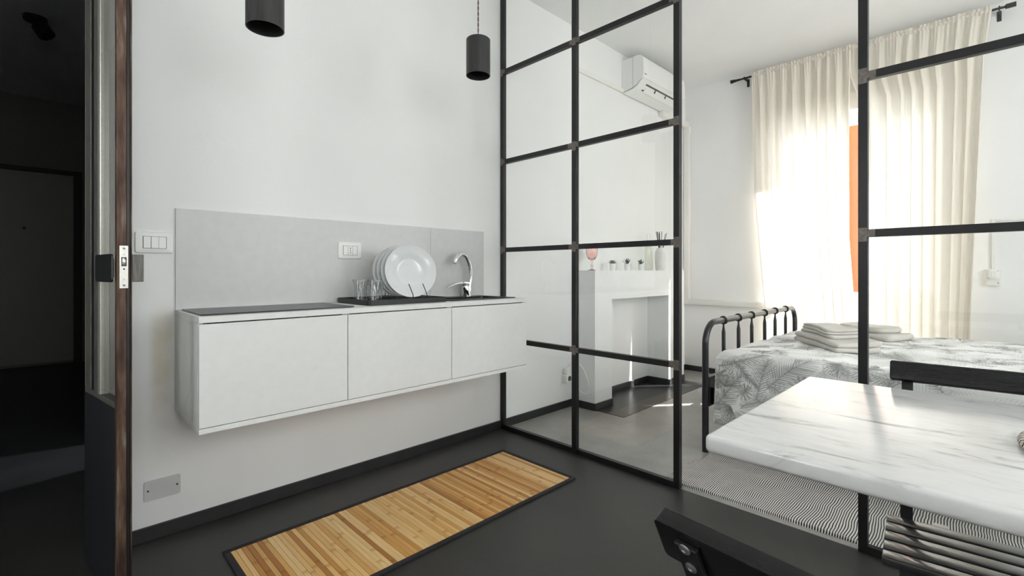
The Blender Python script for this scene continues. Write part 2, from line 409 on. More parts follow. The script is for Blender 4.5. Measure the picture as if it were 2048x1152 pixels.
def rrect(w, h, r, n=5, cx=0, cy=0):
    pts = []
    for (sx, sy, a0) in ((1, 1, 0), (-1, 1, 90), (-1, -1, 180), (1, -1, 270)):
        for k in range(n + 1):
            a = math.radians(a0 + 90 * k / n)
            pts.append((cx + sx * (w / 2 - r) + r * math.cos(a), cy + sy * (h / 2 - r) + r * math.sin(a)))
    return pts

def finish(me, smooth, angle=35):
    if smooth:
        me.polygons.foreach_set('use_smooth', [True] * len(me.polygons))
        try: me.set_sharp_from_angle(angle=math.radians(angle))
        except Exception: pass
    me.update()

def obj(name, bm, mat, parent=None, smooth=False, angle=35, recalc=True, origin=None):
    if recalc: bmesh.ops.recalc_face_normals(bm, faces=bm.faces)
    co = [v.co for v in bm.verts]
    lo = Vector([min(c[i] for c in co) for i in range(3)]); hi = Vector([max(c[i] for c in co) for i in range(3)])
    c = Vector(origin) if origin is not None else (lo + hi) / 2
    bmesh.ops.translate(bm, vec=-c, verts=bm.verts)
    me = bpy.data.meshes.new(name); bm.to_mesh(me); bm.free()
    for mm in (mat if isinstance(mat, (list, tuple)) else [mat]): me.materials.append(mm)
    finish(me, smooth, angle)
    o = bpy.data.objects.new(name, me); COL.objects.link(o); o.location = c
    if parent is not None: attach(o, parent)
    return o

WORLD_LOC = {}
def wloc(o):
    # every parent here carries translation only (or is built in its own local space)
    return WORLD_LOC.get(o.name, Vector(o.location))

def attach(o, parent):
    loc = Vector(o.location)
    WORLD_LOC[o.name] = loc
    o.parent = parent
    o.location = loc - wloc(parent)

def tag(o, label=None, cat=None, group=None, kind=None):
    if label: o['label'] = label
    if cat: o['category'] = cat
    if group: o['group'] = group
    if kind: o['kind'] = kind
    return o

def thing(name, label, cat, loc=(0, 0, 0), group=None, kind=None):
    o = bpy.data.objects.new(name, None); COL.objects.link(o); o.location = loc; o.empty_display_size = 0.05
    return tag(o, label, cat, group, kind)

def struct(name, bm, mat, label=None, smooth=False):
    o = obj(name, bm, mat, smooth=smooth); o['kind'] = 'structure'
    if label: o['label'] = label
    return o

def wall_grid(bm, axis, t0, t1, a0, a1, z0, z1, holes):
    """wall whose thickness runs along 'axis' from t0 to t1; spans a0..a1 and z0..z1; rectangular holes (a0,a1,z0,z1)"""
    As = sorted({a0, a1, *[h[0] for h in holes], *[h[1] for h in holes]}); Zs = sorted({z0, z1, *[h[2] for h in holes], *[h[3] for h in holes]})
    As = [a for a in As if a0 <= a <= a1]; Zs = [z for z in Zs if z0 <= z <= z1]
    def solid(i, j):
        if i < 0 or j < 0 or i >= len(As) - 1 or j >= len(Zs) - 1: return False
        a = (As[i] + As[i + 1]) / 2; z = (Zs[j] + Zs[j + 1]) / 2
        return not any(h[0] < a < h[1] and h[2] < z < h[3] for h in holes)
    cache = {}
    def V(t, a, z):
        k = (round(t, 5), round(a, 5), round(z, 5))
        if k not in cache: cache[k] = bm.verts.new((t, a, z) if axis == 'x' else (a, t, z))
        return cache[k]
    for i in range(len(As) - 1):
        for j in range(len(Zs) - 1):
            if not solid(i, j): continue
            a, b, c, d = As[i], As[i + 1], Zs[j], Zs[j + 1]
            for t in (t0, t1): bm.faces.new((V(t, a, c), V(t, b, c), V(t, b, d), V(t, a, d)))
            if not solid(i - 1, j): bm.faces.new((V(t0, a, c), V(t1, a, c), V(t1, a, d), V(t0, a, d)))
            if not solid(i + 1, j): bm.faces.new((V(t0, b, c), V(t1, b, c), V(t1, b, d), V(t0, b, d)))
            if not solid(i, j - 1): bm.faces.new((V(t0, a, c), V(t1, a, c), V(t1, b, c), V(t0, b, c)))
            if not solid(i, j + 1): bm.faces.new((V(t0, a, d), V(t1, a, d), V(t1, b, d), V(t0, b, d)))
    return bm

# ------------------------------------------------------------------ the setting
WT = 0.30   # outer wall thickness
HALL_L, HALL_R, HALL_E = -1.05, 0.46, 7.45
bm = NB(); box(bm, (REAR - WT, RIGHT - WT, -0.12), (PX + 0.015, WY, 0)); struct('floor', bm, M['floor'], 'charcoal resin floor of the kitchen')
bm = NB(); box(bm, (REAR - WT, WY, -0.12), (PX + 0.015, HALL_E + 0.2, 0)); struct('floor_hall', bm, M['floor'], 'charcoal resin floor of the hall')
bm = NB(); box(bm, (PX + 0.015, RIGHT - WT, -0.12), (WX + WT, WY + 0.12, 0)); struct('floor_bedroom', bm, M['floor_bed'], 'mid grey resin floor of the bedroom')
bm = NB(); box(bm, (REAR - WT, RIGHT - WT, CEIL), (WX + WT, HALL_E + 0.2, CEIL + 0.12)); struct('ceiling', bm, M['ceiling'], 'plain white ceiling')
DOOR_X0, DOOR_X1 = -0.75, 0.113
bm = NB(); wall_grid(bm, 'y', WY, WY + 0.12, REAR - WT, WX + WT, 0, CEIL, [(DOOR_X0, DOOR_X1, 0, 2.42)])
struct('wall_left', bm, M['wall'], 'long off white plaster wall behind the kitchen cabinets')
WIN = (0.25, 1.52, 0.0, 2.42)
bm = NB(); wall_grid(bm, 'x', WX, WX + WT, RIGHT - WT, WY, 0, CEIL, [WIN])
struct('wall_window', bm, M['wall'], 'plaster wall with the curtained balcony door')
KWIN = (-0.6, 1.3, 1.0, 2.4)
BWIN = (2.25, 3.75, 0.65, 2.75)
bm = NB(); wall_grid(bm, 'y', RIGHT - WT, RIGHT, REAR, WX, 0, CEIL, [KWIN, BWIN])
struct('wall_right', bm, M['wall'], 'plaster wall on the kitchen window side')
RWIN = (0.95, 1.65, 1.1, 2.3)
bm = NB(); wall_grid(bm, 'x', REAR - WT, REAR, RIGHT - WT, WY, 0, CEIL, [RWIN]); struct('wall_rear', bm, M['wall'], 'plaster wall at the back of the kitchen')
# hall
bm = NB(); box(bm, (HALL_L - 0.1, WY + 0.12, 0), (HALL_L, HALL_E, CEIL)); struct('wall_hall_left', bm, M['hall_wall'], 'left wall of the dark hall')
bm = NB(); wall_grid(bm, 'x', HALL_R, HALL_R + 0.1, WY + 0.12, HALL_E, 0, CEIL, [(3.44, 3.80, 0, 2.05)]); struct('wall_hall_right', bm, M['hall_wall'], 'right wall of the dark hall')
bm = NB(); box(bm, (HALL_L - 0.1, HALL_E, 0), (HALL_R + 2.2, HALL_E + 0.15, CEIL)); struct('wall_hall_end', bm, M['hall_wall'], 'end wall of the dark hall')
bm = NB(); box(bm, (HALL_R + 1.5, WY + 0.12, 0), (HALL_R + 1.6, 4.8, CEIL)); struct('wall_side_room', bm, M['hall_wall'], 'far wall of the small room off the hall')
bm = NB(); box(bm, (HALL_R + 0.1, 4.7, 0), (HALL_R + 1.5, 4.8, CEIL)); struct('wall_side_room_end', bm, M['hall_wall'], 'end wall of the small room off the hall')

# skirting
BH, BT = 0.055, 0.013
def skirt(name, lo, hi):
    bm = NB(); box(bm, lo, hi, 0.002); return struct(name, bm, M['skirting'])
skirt('baseboard_left', (0.141, WY - BT, 0), (PX, WY, BH))
skirt('baseboard_bedroom', (PX + 0.03, WY - BT, 0), (2.945, WY, BH))
skirt('baseboard_corner', (4.42, WY - BT, 0), (WX, WY, BH))
skirt('baseboard_window', (WX - BT, WIN[1], 0), (WX, WY - BT, BH))
skirt('baseboard_window_right', (WX - BT, RIGHT, 0), (WX, WIN[0], BH))

# ------------------------------------------------------------------ windows
def window(name, label, axis, t, a0, a1, z0, z1, n, mid=None):
    e = thing(name, label, None, (t, (a0 + a1) / 2, z0) if axis == 'x' else ((a0 + a1) / 2, t, z0), kind='structure')
    def B(nm, a, b, c, d, h, mat, bev=0.003):
        bm = NB()
        if axis == 'x': box(bm, (t - h, a, c), (t + h, b, d), bev)
        else: box(bm, (a, t - h, c), (b, t + h, d), bev)
        return obj(nm, bm, mat, e)
    B('frame_side', a0, a0 + 0.04, z0, z1, 0.035, M['frame_white']); B('frame_side', a1 - 0.04, a1, z0, z1, 0.035, M['frame_white'])
    B('frame_head', a0 + 0.04, a1 - 0.04, z1 - 0.04, z1, 0.035, M['frame_white']); B('frame_sill', a0 + 0.04, a1 - 0.04, z0, z0 + 0.04, 0.035, M['frame_white'])
    wdt = (a1 - a0 - 0.08) / n
    cuts = [a0 + 0.04 + k * wdt for k in range(n + 1)]
    if mid: cuts[1] = mid
    for k in range(n):
        x0 = cuts[k]; x1 = cuts[k + 1]
        B('sash_stile', x0, x0 + 0.045, z0 + 0.04, z1 - 0.04, 0.025, M['frame_white']); B('sash_stile', x1 - 0.045, x1, z0 + 0.04, z1 - 0.04, 0.025, M['frame_white'])
        B('sash_rail', x0 + 0.045, x1 - 0.045, z1 - 0.09, z1 - 0.04, 0.025, M['frame_white']); B('sash_rail', x0 + 0.045, x1 - 0.045, z0 + 0.04, z0 + 0.11, 0.025, M['frame_white'])
        B('pane', x0 + 0.045, x1 - 0.045, z0 + 0.11, z1 - 0.09, 0.003, M['pane'], 0)
    return e
window('window_1', 'white double leaf balcony door behind the curtains', 'x', WX + 0.17, *WIN, 2, 0.705)
window('window_2', 'wide kitchen window', 'y', RIGHT - 0.12, *KWIN, 3)
window('added_window_rear', 'small unseen window added in the kitchen back wall to brighten the cabinet end', 'x', REAR - 0.12, *RWIN, 1)  # added opening, out of view, to lighten the end panel of the cabinets
portal('added_rear_daylight', (REAR - WT - 0.01, (RWIN[0] + RWIN[1]) / 2, (RWIN[2] + RWIN[3]) / 2), (1, 0, 0), RWIN[1] - RWIN[0], RWIN[3] - RWIN[2])
window('added_window_side', 'unseen window added on the bedroom side wall to brighten the room', 'y', RIGHT - 0.12, *BWIN, 2)  # unseen opening put in for more light on the bedroom and fireplace front
portal('added_side_daylight', ((BWIN[0] + BWIN[1]) / 2, RIGHT - WT - 0.01, (BWIN[2] + BWIN[3]) / 2), (0, 1, 0), BWIN[1] - BWIN[0], BWIN[3] - BWIN[2])
portal('bedroom_daylight', (WX + 0.31, (WIN[0] + WIN[1]) / 2, (WIN[2] + WIN[3]) / 2), (-1, 0, 0), WIN[1] - WIN[0], WIN[3] - WIN[2])
portal('kitchen_daylight', ((KWIN[0] + KWIN[1]) / 2, RIGHT - WT - 0.01, (KWIN[2] + KWIN[3]) / 2), (0, 1, 0), KWIN[1] - KWIN[0], KWIN[3] - KWIN[2])

# balcony outside: slab, slab of the flat above, parapet, side wall
bm = NB(); box(bm, (WX + WT, -0.9, -0.12), (6.45, 3.2, -0.01)); struct('balcony_floor', bm, M['balcony'])
bm = NB(); box(bm, (WX + WT, -0.9, 2.68), (5.53, 3.2, 2.85)); struct('balcony_roof', bm, M['balcony'])
bm = NB(); box(bm, (6.33, -0.9, -0.01), (6.45, 3.2, 0.84)); struct('balcony_parapet', bm, M['balcony'])
bm = NB(); box(bm, (WX + WT, -0.50, -0.01), (6.1, -0.38, 2.68)); struct('balcony_side_wall', bm, M['balcony'])
aw = thing('awning_curtain', 'orange canvas drop awning on the balcony, seen between the curtains', 'awning', (6.06, 1.02, -0.01))
bm = NB(); box(bm, (6.05, 0.95, 0.83), (6.056, 1.10, 2.86)); obj('canvas', bm, M['orange'], aw)
bm = NB(); box(bm, (6.046, 1.078, -0.01), (6.050, 1.10, 2.86)); obj('guide_post', bm, M['bolt'], aw)

# hall side-room lamp: a ceiling bulb spilling light through the doorway onto the hall floor
lt = thing('ceiling_bulb', 'bare bulb lamp in the small room off the hall', 'lamp', (1.35, 3.62, CEIL))
bm = NB(); lathe(bm, [(0, 0), (0.05, 0), (0.05, -0.02), (0.012, -0.03), (0.012, -0.75), (0.02, -0.76), (0.02, -0.80), (0, -0.80)], (1.35, 3.62, CEIL), 16); obj('lamp_holder', bm, M['black_plastic'], lt, True)
pl = bpy.data.lights.new('bulb_light', 'POINT'); pl.energy = 60; pl.shadow_soft_size = 0.04; pl.color = (0.8, 0.88, 1.0)
plo = bpy.data.objects.new('bulb_light', pl); COL.objects.link(plo); plo.location = (1.35, 3.62, CEIL - 0.86)

# hall end door
d2 = thing('door_2', 'pale flush door in a black frame at the end of the hall', None, (-0.17, HALL_E - 0.02, 0), kind='structure')
def hall_box(nm, lo, hi, mat, bev=0.003):
    bm = NB(); box(bm, lo, hi, bev); return obj(nm, bm, mat, d2)
hx0, hx1, hz = -0.62, 0.245, 2.14
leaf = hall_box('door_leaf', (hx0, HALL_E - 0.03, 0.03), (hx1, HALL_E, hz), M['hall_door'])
hall_box('frame_jamb', (hx1, HALL_E - 0.06, 0), (hx1 + 0.072, HALL_E, hz + 0.05), M['black_frame'])
hall_box('frame_jamb', (hx0 - 0.072, HALL_E - 0.06, 0), (hx0, HALL_E, hz + 0.05), M['black_frame'])
hall_box('frame_head', (hx0, HALL_E - 0.06, hz), (hx1, HALL_E, hz + 0.05), M['black_frame'])
bm = NB(); lathe(bm, [(0, 0), (0.012, 0), (0.014, 0.006), (0.008, 0.01), (0, 0.01)], (0, 0, 0), 16); xform(bm, Matrix.Translation((-0.15, HALL_E - 0.03, 1.52)) @ Matrix.Rotation(math.radians(90), 4, 'X'))
obj('peephole', bm, M['groove'], d2, True)

# ceiling spot in hall
sp = thing('ceiling_spotlight', 'small black adjustable spotlight on the hall ceiling', 'spotlight', (-0.045, 5.09, CEIL))
bm = NB(); lathe(bm, [(0, 0), (0.068, 0), (0.068, -0.03), (0.064, -0.034), (0, -0.034)], (-0.045, 5.09, CEIL), 28); obj('mount', bm, M['black_plastic'], sp, True)
bm = NB(); tube(bm, [(-0.02, 5.07, CEIL - 0.03), (-0.02, 5.07, CEIL - 0.07)], 0.009); obj('stem', bm, M['black_plastic'], sp, True)
bm = NB(); lathe(bm, [(0, 0.0), (0.050, 0), (0.053, -0.005), (0.053, -0.085), (0.047, -0.09), (0.043, -0.078), (0, -0.072)], (0, 0, 0), 28); xform(bm, Matrix.Translation((-0.02, 5.07, CEIL - 0.065)) @ Matrix.Rotation(math.radians(-28), 4, 'Y') @ Matrix.Rotation(math.radians(-20), 4, 'X'))
obj('spot_head', bm, M['black_plastic'], sp, True)

# ------------------------------------------------------------------ kitchen door leaf (open, seen almost edge-on)
d1 = thing('door_1', 'old rusty steel framed glass door standing open to the hall', None, (0.104, 2.30, 0), kind='structure')
DL, DT = 0.40, 0.0385
dirL = Vector((0.1435, -0.9897, 0)).normalized()      # hinge -> lock edge
dirT = Vector((0.9897, 0.1435, 0)).normalized()       # through the thickness
DO = Vector((0.104, 2.30, 0.012)); DH = 2.36
DM = Matrix((dirL, dirT, Vector((0, 0, 1)))).transposed().to_4x4(); DM.translation = DO
def dbox(nm, lo, hi, mat, bev=0.0015, parent=None):
    bm = NB(); box(bm, lo, hi, bev); xform(bm, DM); return obj(nm, bm, mat, parent or d1)
ZP = 0.605  # top of the solid lower panel
dbox('hinge_stile', (0, 0.0030, 0), (0.075, DT - 0.004, DH), M['worn_steel'])
dbox('glazing_bead', (0.075, 0.0050, ZP), (0.115, DT - 0.012, DH), M['steel'])
dbox('glazing_bead', (0.115, 0.0034, ZP), (0.165, DT - 0.008, DH), M['worn_steel'])
dbox('glazing_bead', (0.165, 0.0030, ZP), (0.195, DT - 0.010, DH), M['lock'])
dbox('lock_stile', (DL - 0.022, 0, 0), (DL, DT * 0.62, DH), M['rust'])
dbox('rebate', (DL - 0.03, DT * 0.62, 0), (DL - 0.004, DT - 0.004, DH), M['steel'])
dbox('cover_strip', (DL - 0.022, DT - 0.004, 0), (DL - 0.001, DT, DH), M['rust'])
dbox('lower_panel', (0.0, 0.001, 0), (DL - 0.023, DT - 0.006, ZP), M['dark_steel_panel'])
dbox('lower_panel_lip', (0.075, 0.002, ZP), (DL - 0.022, DT - 0.008, ZP + 0.018), M['worn_steel'])
dbox('top_rail', (0.075, 0.004, DH - 0.05), (DL - 0.022, DT - 0.006, DH), M['worn_steel'])
dbox('pane', (0.19, 0.0045, ZP + 0.018), (DL - 0.025, 0.0085, DH - 0.05), M['door_pane'], 0)
# pull plates on either face at lock height
zl = 1.047
bm = NB(); prism(bm, rrect(0.185, 0.088, 0.012, 5, DL - 0.1, zl), 'y', -0.012, -0.007); xform(bm, DM); obj('pull_plate', bm, M['black_plastic'], d1)
bm = NB(); box(bm, (DL - 0.06, -0.007, zl - 0.03), (DL - 0.03, 0.0, zl + 0.03)); xform(bm, DM); obj('plate_spacer', bm, M['black_plastic'], d1)
dbox('keep_box', (DL - 0.07, DT, zl - 0.0435), (DL - 0.004, DT + 0.031, zl + 0.0435), M['worn_steel'])
# lock forend with screws and roller latch
fo = dbox('lock_forend', (DL, 0.006, zl - 0.063), (DL + 0.002, 0.028, zl + 0.07), M['lock'], 0.0006)
def on_edge(bm, y, z): return xform(bm, DM @ Matrix.Translation((DL + 0.002, y, z)) @ Matrix.Rotation(math.radians(90), 4, 'Y'))
for (z, r, h, mm, nm) in ((zl + 0.061, 0.0048, 0.001, 'bolt', 'screw'), (zl - 0.054, 0.0048, 0.001, 'bolt', 'screw'), (zl + 0.042, 0.0032, 0.0004, 'bolt', 'rivet'), (zl - 0.035, 0.0032, 0.0004, 'bolt', 'rivet'), (zl + 0.061, 0.0022, 0.0013, 'groove', 'screw_socket'), (zl - 0.054, 0.0022, 0.0013, 'groove', 'screw_socket'), (zl - 0.003, 0.0026, 0.0006, 'groove', 'pin_hole')):
    bm = NB(); lathe(bm, [(0, 0), (r, 0), (r, h), (0, h)], (0, 0, 0), 18); on_edge(bm, 0.017, z); obj(nm, bm, M[mm], fo)
bm = NB(); box(bm, (DL + 0.0018, 0.0105, zl + 0.006), (DL + 0.0024, 0.0235, zl + 0.034)); xform(bm, DM); obj('latch_slot', bm, M['groove'], fo)
bm = NB(); lathe(bm, [(0, -0.011), (0.0035, -0.011), (0.005, -0.005), (0.0052, 0.0), (0.005, 0.005), (0.0035, 0.011), (0, 0.011)], (0, 0, 0), 20); xform(bm, DM @ Matrix.Translation((DL + 0.001, 0.017, zl + 0.02))); obj('roller_latch', bm, M['chrome'], fo, True)
# steel jamb in the wall opening
bm = NB(); box(bm, (0.1135, WY - 0.004, 0), (0.140, WY + 0.124, 2.42), 0.002); struct('trim_1', bm, M['black_frame'])
bm = NB(); box(bm, (DOOR_X0, WY - 0.004, 0), (DOOR_X0 + 0.03, WY + 0.124, 2.42), 0.002); struct('trim_2', bm, M['black_frame'])

# ------------------------------------------------------------------ kitchen wall furniture
CX0, CX1, CYF, CZ0, CZ1 = 0.375, 1.985, 1.893, 0.492, 0.893
SEAMS = [CX0, 0.905, 1.447, CX1]
LBL = ['off white wall hung kitchen cabinet under the black hob', 'off white wall hung kitchen cabinet under the dish rack', 'off white wall hung kitchen cabinet under the sink, beside the glass partition']
TOPT = 0.021
for k in range(3):
    x0, x1 = SEAMS[k], SEAMS[k + 1]
    e = thing('kitchen_cabinet', LBL[k], 'cabinet', ((x0 + x1) / 2, (CYF + WY) / 2, CZ0), 'wall hung kitchen cabinets in a row')
    zt = CZ1 - TOPT - 0.001
    bm = NB(); box(bm, (x0, CYF, CZ0), (x1, WY - 0.002, CZ0 + 0.018), 0.0008); obj('bottom_panel', bm, M['cabinet'], e)
    for (a, b) in ((x0, x0 + 0.016), (x1 - 0.016, x1)):
        bm = NB(); box(bm, (a, CYF + 0.021, CZ0 + 0.018), (b, WY - 0.002, zt), 0.0008); obj('side_panel', bm, M['cabinet'], e)
    bm = NB(); box(bm, (x0 + 0.016, WY - 0.012, CZ0 + 0.018), (x1 - 0.016, WY - 0.002, zt)); obj('back_panel', bm, M['cabinet'], e)
    g = 0.0015
    bm = NB(); box(bm, (x0 + (0.0005 if k == 0 else g), CYF, CZ0 + 0.0205), (x1 - (0.0005 if k == 2 else g), CYF + 0.019, zt - 0.004), 0.0012); obj('door', bm, M['cabinet'], e)
# worktop with the sink cut-out
SX0, SX1, SY0, SY1 = 1.505, 1.945, 1.965, 2.225
bm = NB(); wall_grid(bm, 'y', 0, 0.001, 0, 1, 0, 1, [])
bm.free(); bm = NB()
def slab_hole(bm, x0, x1, y0, y1, z0, z1, h):
    t = NB(); wall_grid(t, 'x', z0, z1, x0, x1, y0, y1, [h])
    # axis x: (t, a, z) -> rotate to (a, z, t)
    for v in t.verts: v.co = Vector((v.co.y, v.co.z, v.co.x))
    me = bpy.data.meshes.new('tmp'); t.to_mesh(me); t.free(); bm.from_mesh(me); bpy.data.meshes.remove(me)
    return bm
slab_hole(bm, CX0, CX1, CYF, WY - 0.001, CZ1 - TOPT, CZ1, (SX0 + 0.02, SX1 - 0.02, SY0 + 0.02, SY1 - 0.02))
tag(obj('worktop', bm, M['cabinet']), 'thin off white kitchen worktop running above the wall hung cabinets', 'worktop')
# backsplash: two sheets
for (a, b, lb) in ((0.377, 1.6075, 'long pale grey backsplash sheet behind the hob and plates'), (1.6085, 2.02, 'short pale grey backsplash sheet behind the kitchen tap')):
    bm = NB(); box(bm, (a, WY - 0.0085, CZ1 + 0.0005), (b, WY - 0.0005, 1.303), 0.001); tag(obj('backsplash', bm, M['splash']), lb, 'backsplash')
# hob
hb = thing('induction_hob', 'flat black glass hob set on the worktop', 'hob', (0.67, 2.09, CZ1))
bm = NB(); prism(bm, rrect(0.565, 0.325, 0.004, 2, 0.6725, 2.0985), 'z', CZ1 + 0.001, CZ1 + 0.006); obj('glass_plate', bm, M['black_glass'], hb)
bm = NB(); prism(bm, rrect(0.55, 0.31, 0.004, 2, 0.6725, 2.0985), 'z', CZ1, CZ1 + 0.001); obj('seal', bm, M['black_plastic'], hb)
# sink
sk = thing('kitchen_sink', 'black sink sunk in the worktop next to the dish rack', 'sink', ((SX0 + SX1) / 2, (SY0 + SY1) / 2, CZ1))
bm = NB(); slab_hole(bm, SX0, SX1 + 0.02, SY0, SY1 + 0.06, CZ1, CZ1 + 0.005, (SX0 + 0.03, SX1 - 0.03, SY0 + 0.03, SY1 - 0.03)); obj('rim', bm, M['black_sink'], sk)
bm = NB()
pr = rrect(SX1 - SX0 - 0.052, SY1 - SY0 - 0.052, 0.03, 4, (SX0 + SX1) / 2, (SY0 + SY1) / 2)
A = [bm.verts.new((x, y, CZ1 + 0.004)) for x, y in pr]
Bq = [bm.verts.new(((x - (SX0 + SX1) / 2) * 0.93 + (SX0 + SX1) / 2, (y - (SY0 + SY1) / 2) * 0.93 + (SY0 + SY1) / 2, CZ1 - 0.16)) for x, y in pr]
for k in range(len(A)): bm.faces.new((A[k], A[(k + 1) % len(A)], Bq[(k + 1) % len(A)], Bq[k]))
bm.faces.new(Bq); obj('bowl', bm, M['black_sink'], sk, True)
bm = NB(); lathe(bm, [(0, 0.002), (0.02, 0.002), (0.035, 0.004), (0.04, 0.0), (0, 0)], ((SX0 + SX1) / 2, (SY0 + SY1) / 2, CZ1 - 0.1598), 24); obj('drain', bm, M['chrome'], sk, True)

# ------------------------------------------------------------------ faucet
fx, fy = 1.845, 2.255
fc = thing('faucet', 'chrome kitchen tap with swan neck spout above the sink', 'tap', (fx, fy, CZ1 + 0.005))
z0 = CZ1 + 0.005
bm = NB(); tube(bm, [(fx - 0.012, fy - 0.004, z0), (fx - 0.014, fy - 0.005, z0 + 0.006), (fx - 0.018, fy - 0.006, z0 + 0.03), (fx - 0.032, fy - 0.010, z0 + 0.062), (fx - 0.035, fy - 0.011, z0 + 0.068)], [0.026, 0.0245, 0.0235, 0.022, 0.017], 24); obj('body', bm, M['chrome'], fc, True)
bm = NB(); tube(bm, [(fx + 0.004, fy, z0 + 0.012), (fx + 0.012, fy + 0.002, z0 + 0.04), (fx + 0.013, fy + 0.002, z0 + 0.062)], [0.014, 0.0135, 0.0115], 18); obj('spout_collar', bm, M['chrome'], fc, True)
pts = []
sp_ctrl = [(0.013, 0.055), (0.022, 0.10), (0.021, 0.15), (0.010, 0.195), (-0.014, 0.235), (-0.045, 0.252), (-0.078, 0.247), (-0.103, 0.226), (-0.113, 0.205)]
def cat(P, n=6):
    out = []
    for i in range(len(P) - 1):
        p0 = P[max(i - 1, 0)]; p1 = P[i]; p2 = P[i + 1]; p3 = P[min(i + 2, len(P) - 1)]
        for k in range(n):
            t = k / n
            out.append(tuple(0.5 * ((2 * b) + (-a + c) * t + (2 * a - 5 * b + 4 * c - d) * t * t + (-a + 3 * b - 3 * c + d) * t ** 3) for a, b, c, d in zip(p0, p1, p2, p3)))
    out.append(tuple(P[-1])); return out
SPD = Vector((1.0, 0.12, 0)).normalized()
for (a, b) in cat(sp_ctrl): pts.append((fx + SPD.x * a, fy + SPD.y * a, z0 + b))
bm = NB(); tube(bm, pts, [0.0105 + 0.0032 * min(1, i / 12) for i in range(len(pts))], 18); obj('spout', bm, M['chrome'], fc, True)
bm = NB(); p1 = Vector(pts[-1]); p0 = Vector(pts[-3]); dv = (p1 - p0).normalized(); tube(bm, [p1 - dv * 0.001, p1 + dv * 0.008, p1 + dv * 0.009], [0.0146, 0.0146, 0.012], 18); obj('aerator', bm, M['bolt'], fc, True)
bm = NB(); lv = cat([(0.006, 0.078), (-0.035, 0.082), (-0.085, 0.074), (-0.138, 0.054)], 6)
for i, (a, b) in enumerate(lv):
    pass
L = []
for i, (a, b) in enumerate(lv):
    t = i / (len(lv) - 1); wd = 0.016 * (1 - t) + 0.008 * t; th = 0.009 * (1 - t) + 0.0025 * t
    c = Vector((fx + a * 0.96, fy - a * 0.22, z0 + b)); n2 = Vector((0.22, 0.96, 0)).normalized()
    L.append([bm.verts.new(c + n2 * wd * sx + Vector((0, 0, th * sz))) for sx, sz in ((-1, -0.6), (1, -0.6), (0.8, 0.6), (-0.8, 0.6))])
for a, b in zip(L, L[1:]):
    for k in range(4): bm.faces.new((a[k], a[(k + 1) % 4], b[(k + 1) % 4], b[k]))
bm.faces.new(L[0]); bm.faces.new(L[-1]); obj('lever', bm, M['chrome'], fc, True, 50)

# ------------------------------------------------------------------ dish rack, plates, glasses
TX0, TX1, TY0, TY1, TZ = 1.040, 1.470, 1.965, 2.290, CZ1
dr = thing('dish_rack', 'black dish drying tray with wire plate rack', 'dish rack', ((TX0 + TX1) / 2, (TY0 + TY1) / 2, TZ))
bm = NB(); box(bm, (TX0, TY0, TZ + 0.0005), (TX1, TY1, TZ + 0.006), 0.002); obj('tray_base', bm, M['black_plastic'], dr)
TCX, TCY = (TX0 + TX1) / 2, (TY0 + TY1) / 2
outer = rrect(TX1 - TX0 + 0.006, TY1 - TY0 + 0.006, 0.02, 5, TCX, TCY); inner = rrect(TX1 - TX0 - 0.002, TY1 - TY0 - 0.002, 0.017, 5, TCX, TCY)
bm = NB(); rings = []
for poly, z in ((outer, 0.0005), (outer, 0.025), (inner, 0.025), (inner, 0.006)):
    rings.append([bm.verts.new((x, y, TZ + z)) for x, y in poly])
for a, b in zip(rings, rings[1:] + rings[:1]):
    for k in range(len(a)): bm.faces.new((a[k], a[(k + 1) % len(a)], b[(k + 1) % len(b)], b[k]))
obj('tray_rim', bm, M['black_plastic'], dr, True)
# bottom wires: raised grid that plates stand on
for k in range(2):
    y = 2.0 + 0.0; x = (1.265, 1.345)[k]
    bm = NB(); tube(bm, [(x, TY0 + 0.012, TZ + 0.0236), (x, TY1 - 0.02, TZ + 0.0236)], 0.0022, 8); obj('rack_rail', bm, M['black_wire'], dr, True)
    for yy in (TY0 + 0.03, TY1 - 0.03):
        bm = NB(); tube(bm, [(x, yy, TZ + 0.0055), (x, yy, TZ + 0.0236)], 0.0022, 8); obj('rack_foot', bm, M['black_wire'], dr, True)
for j in range(9):
    y = 2.005 + j * 0.03
    for x in (1.265, 1.345):
        if j == 0:
            P = cat([(x, y - 0.026, TZ + 0.0236), (x + 0.008, y - 0.034, TZ + 0.034), (x, y - 0.032, TZ + 0.06), (x - 0.014, y - 0.028, TZ + 0.095)], 5)
        else:
            yw = 2.0125 + 0.028 * (j - 1) - 0.25 * (x - 1.30); P = [(x, yw, TZ + 0.0236), (x, yw + 0.0045, TZ + 0.050)]
        bm = NB(); tube(bm, P, 0.0021, 8); obj('rack_wire', bm, M['black_wire'], dr, True)
for j in range(9):
    y = 2.005 + j * 0.03
    bm = NB(); tube(bm, [(1.20, y, TZ + 0.0272), (1.40, y, TZ + 0.0272)], 0.0018, 6); obj('cross_wire', bm, M['black_wire'], dr, True)
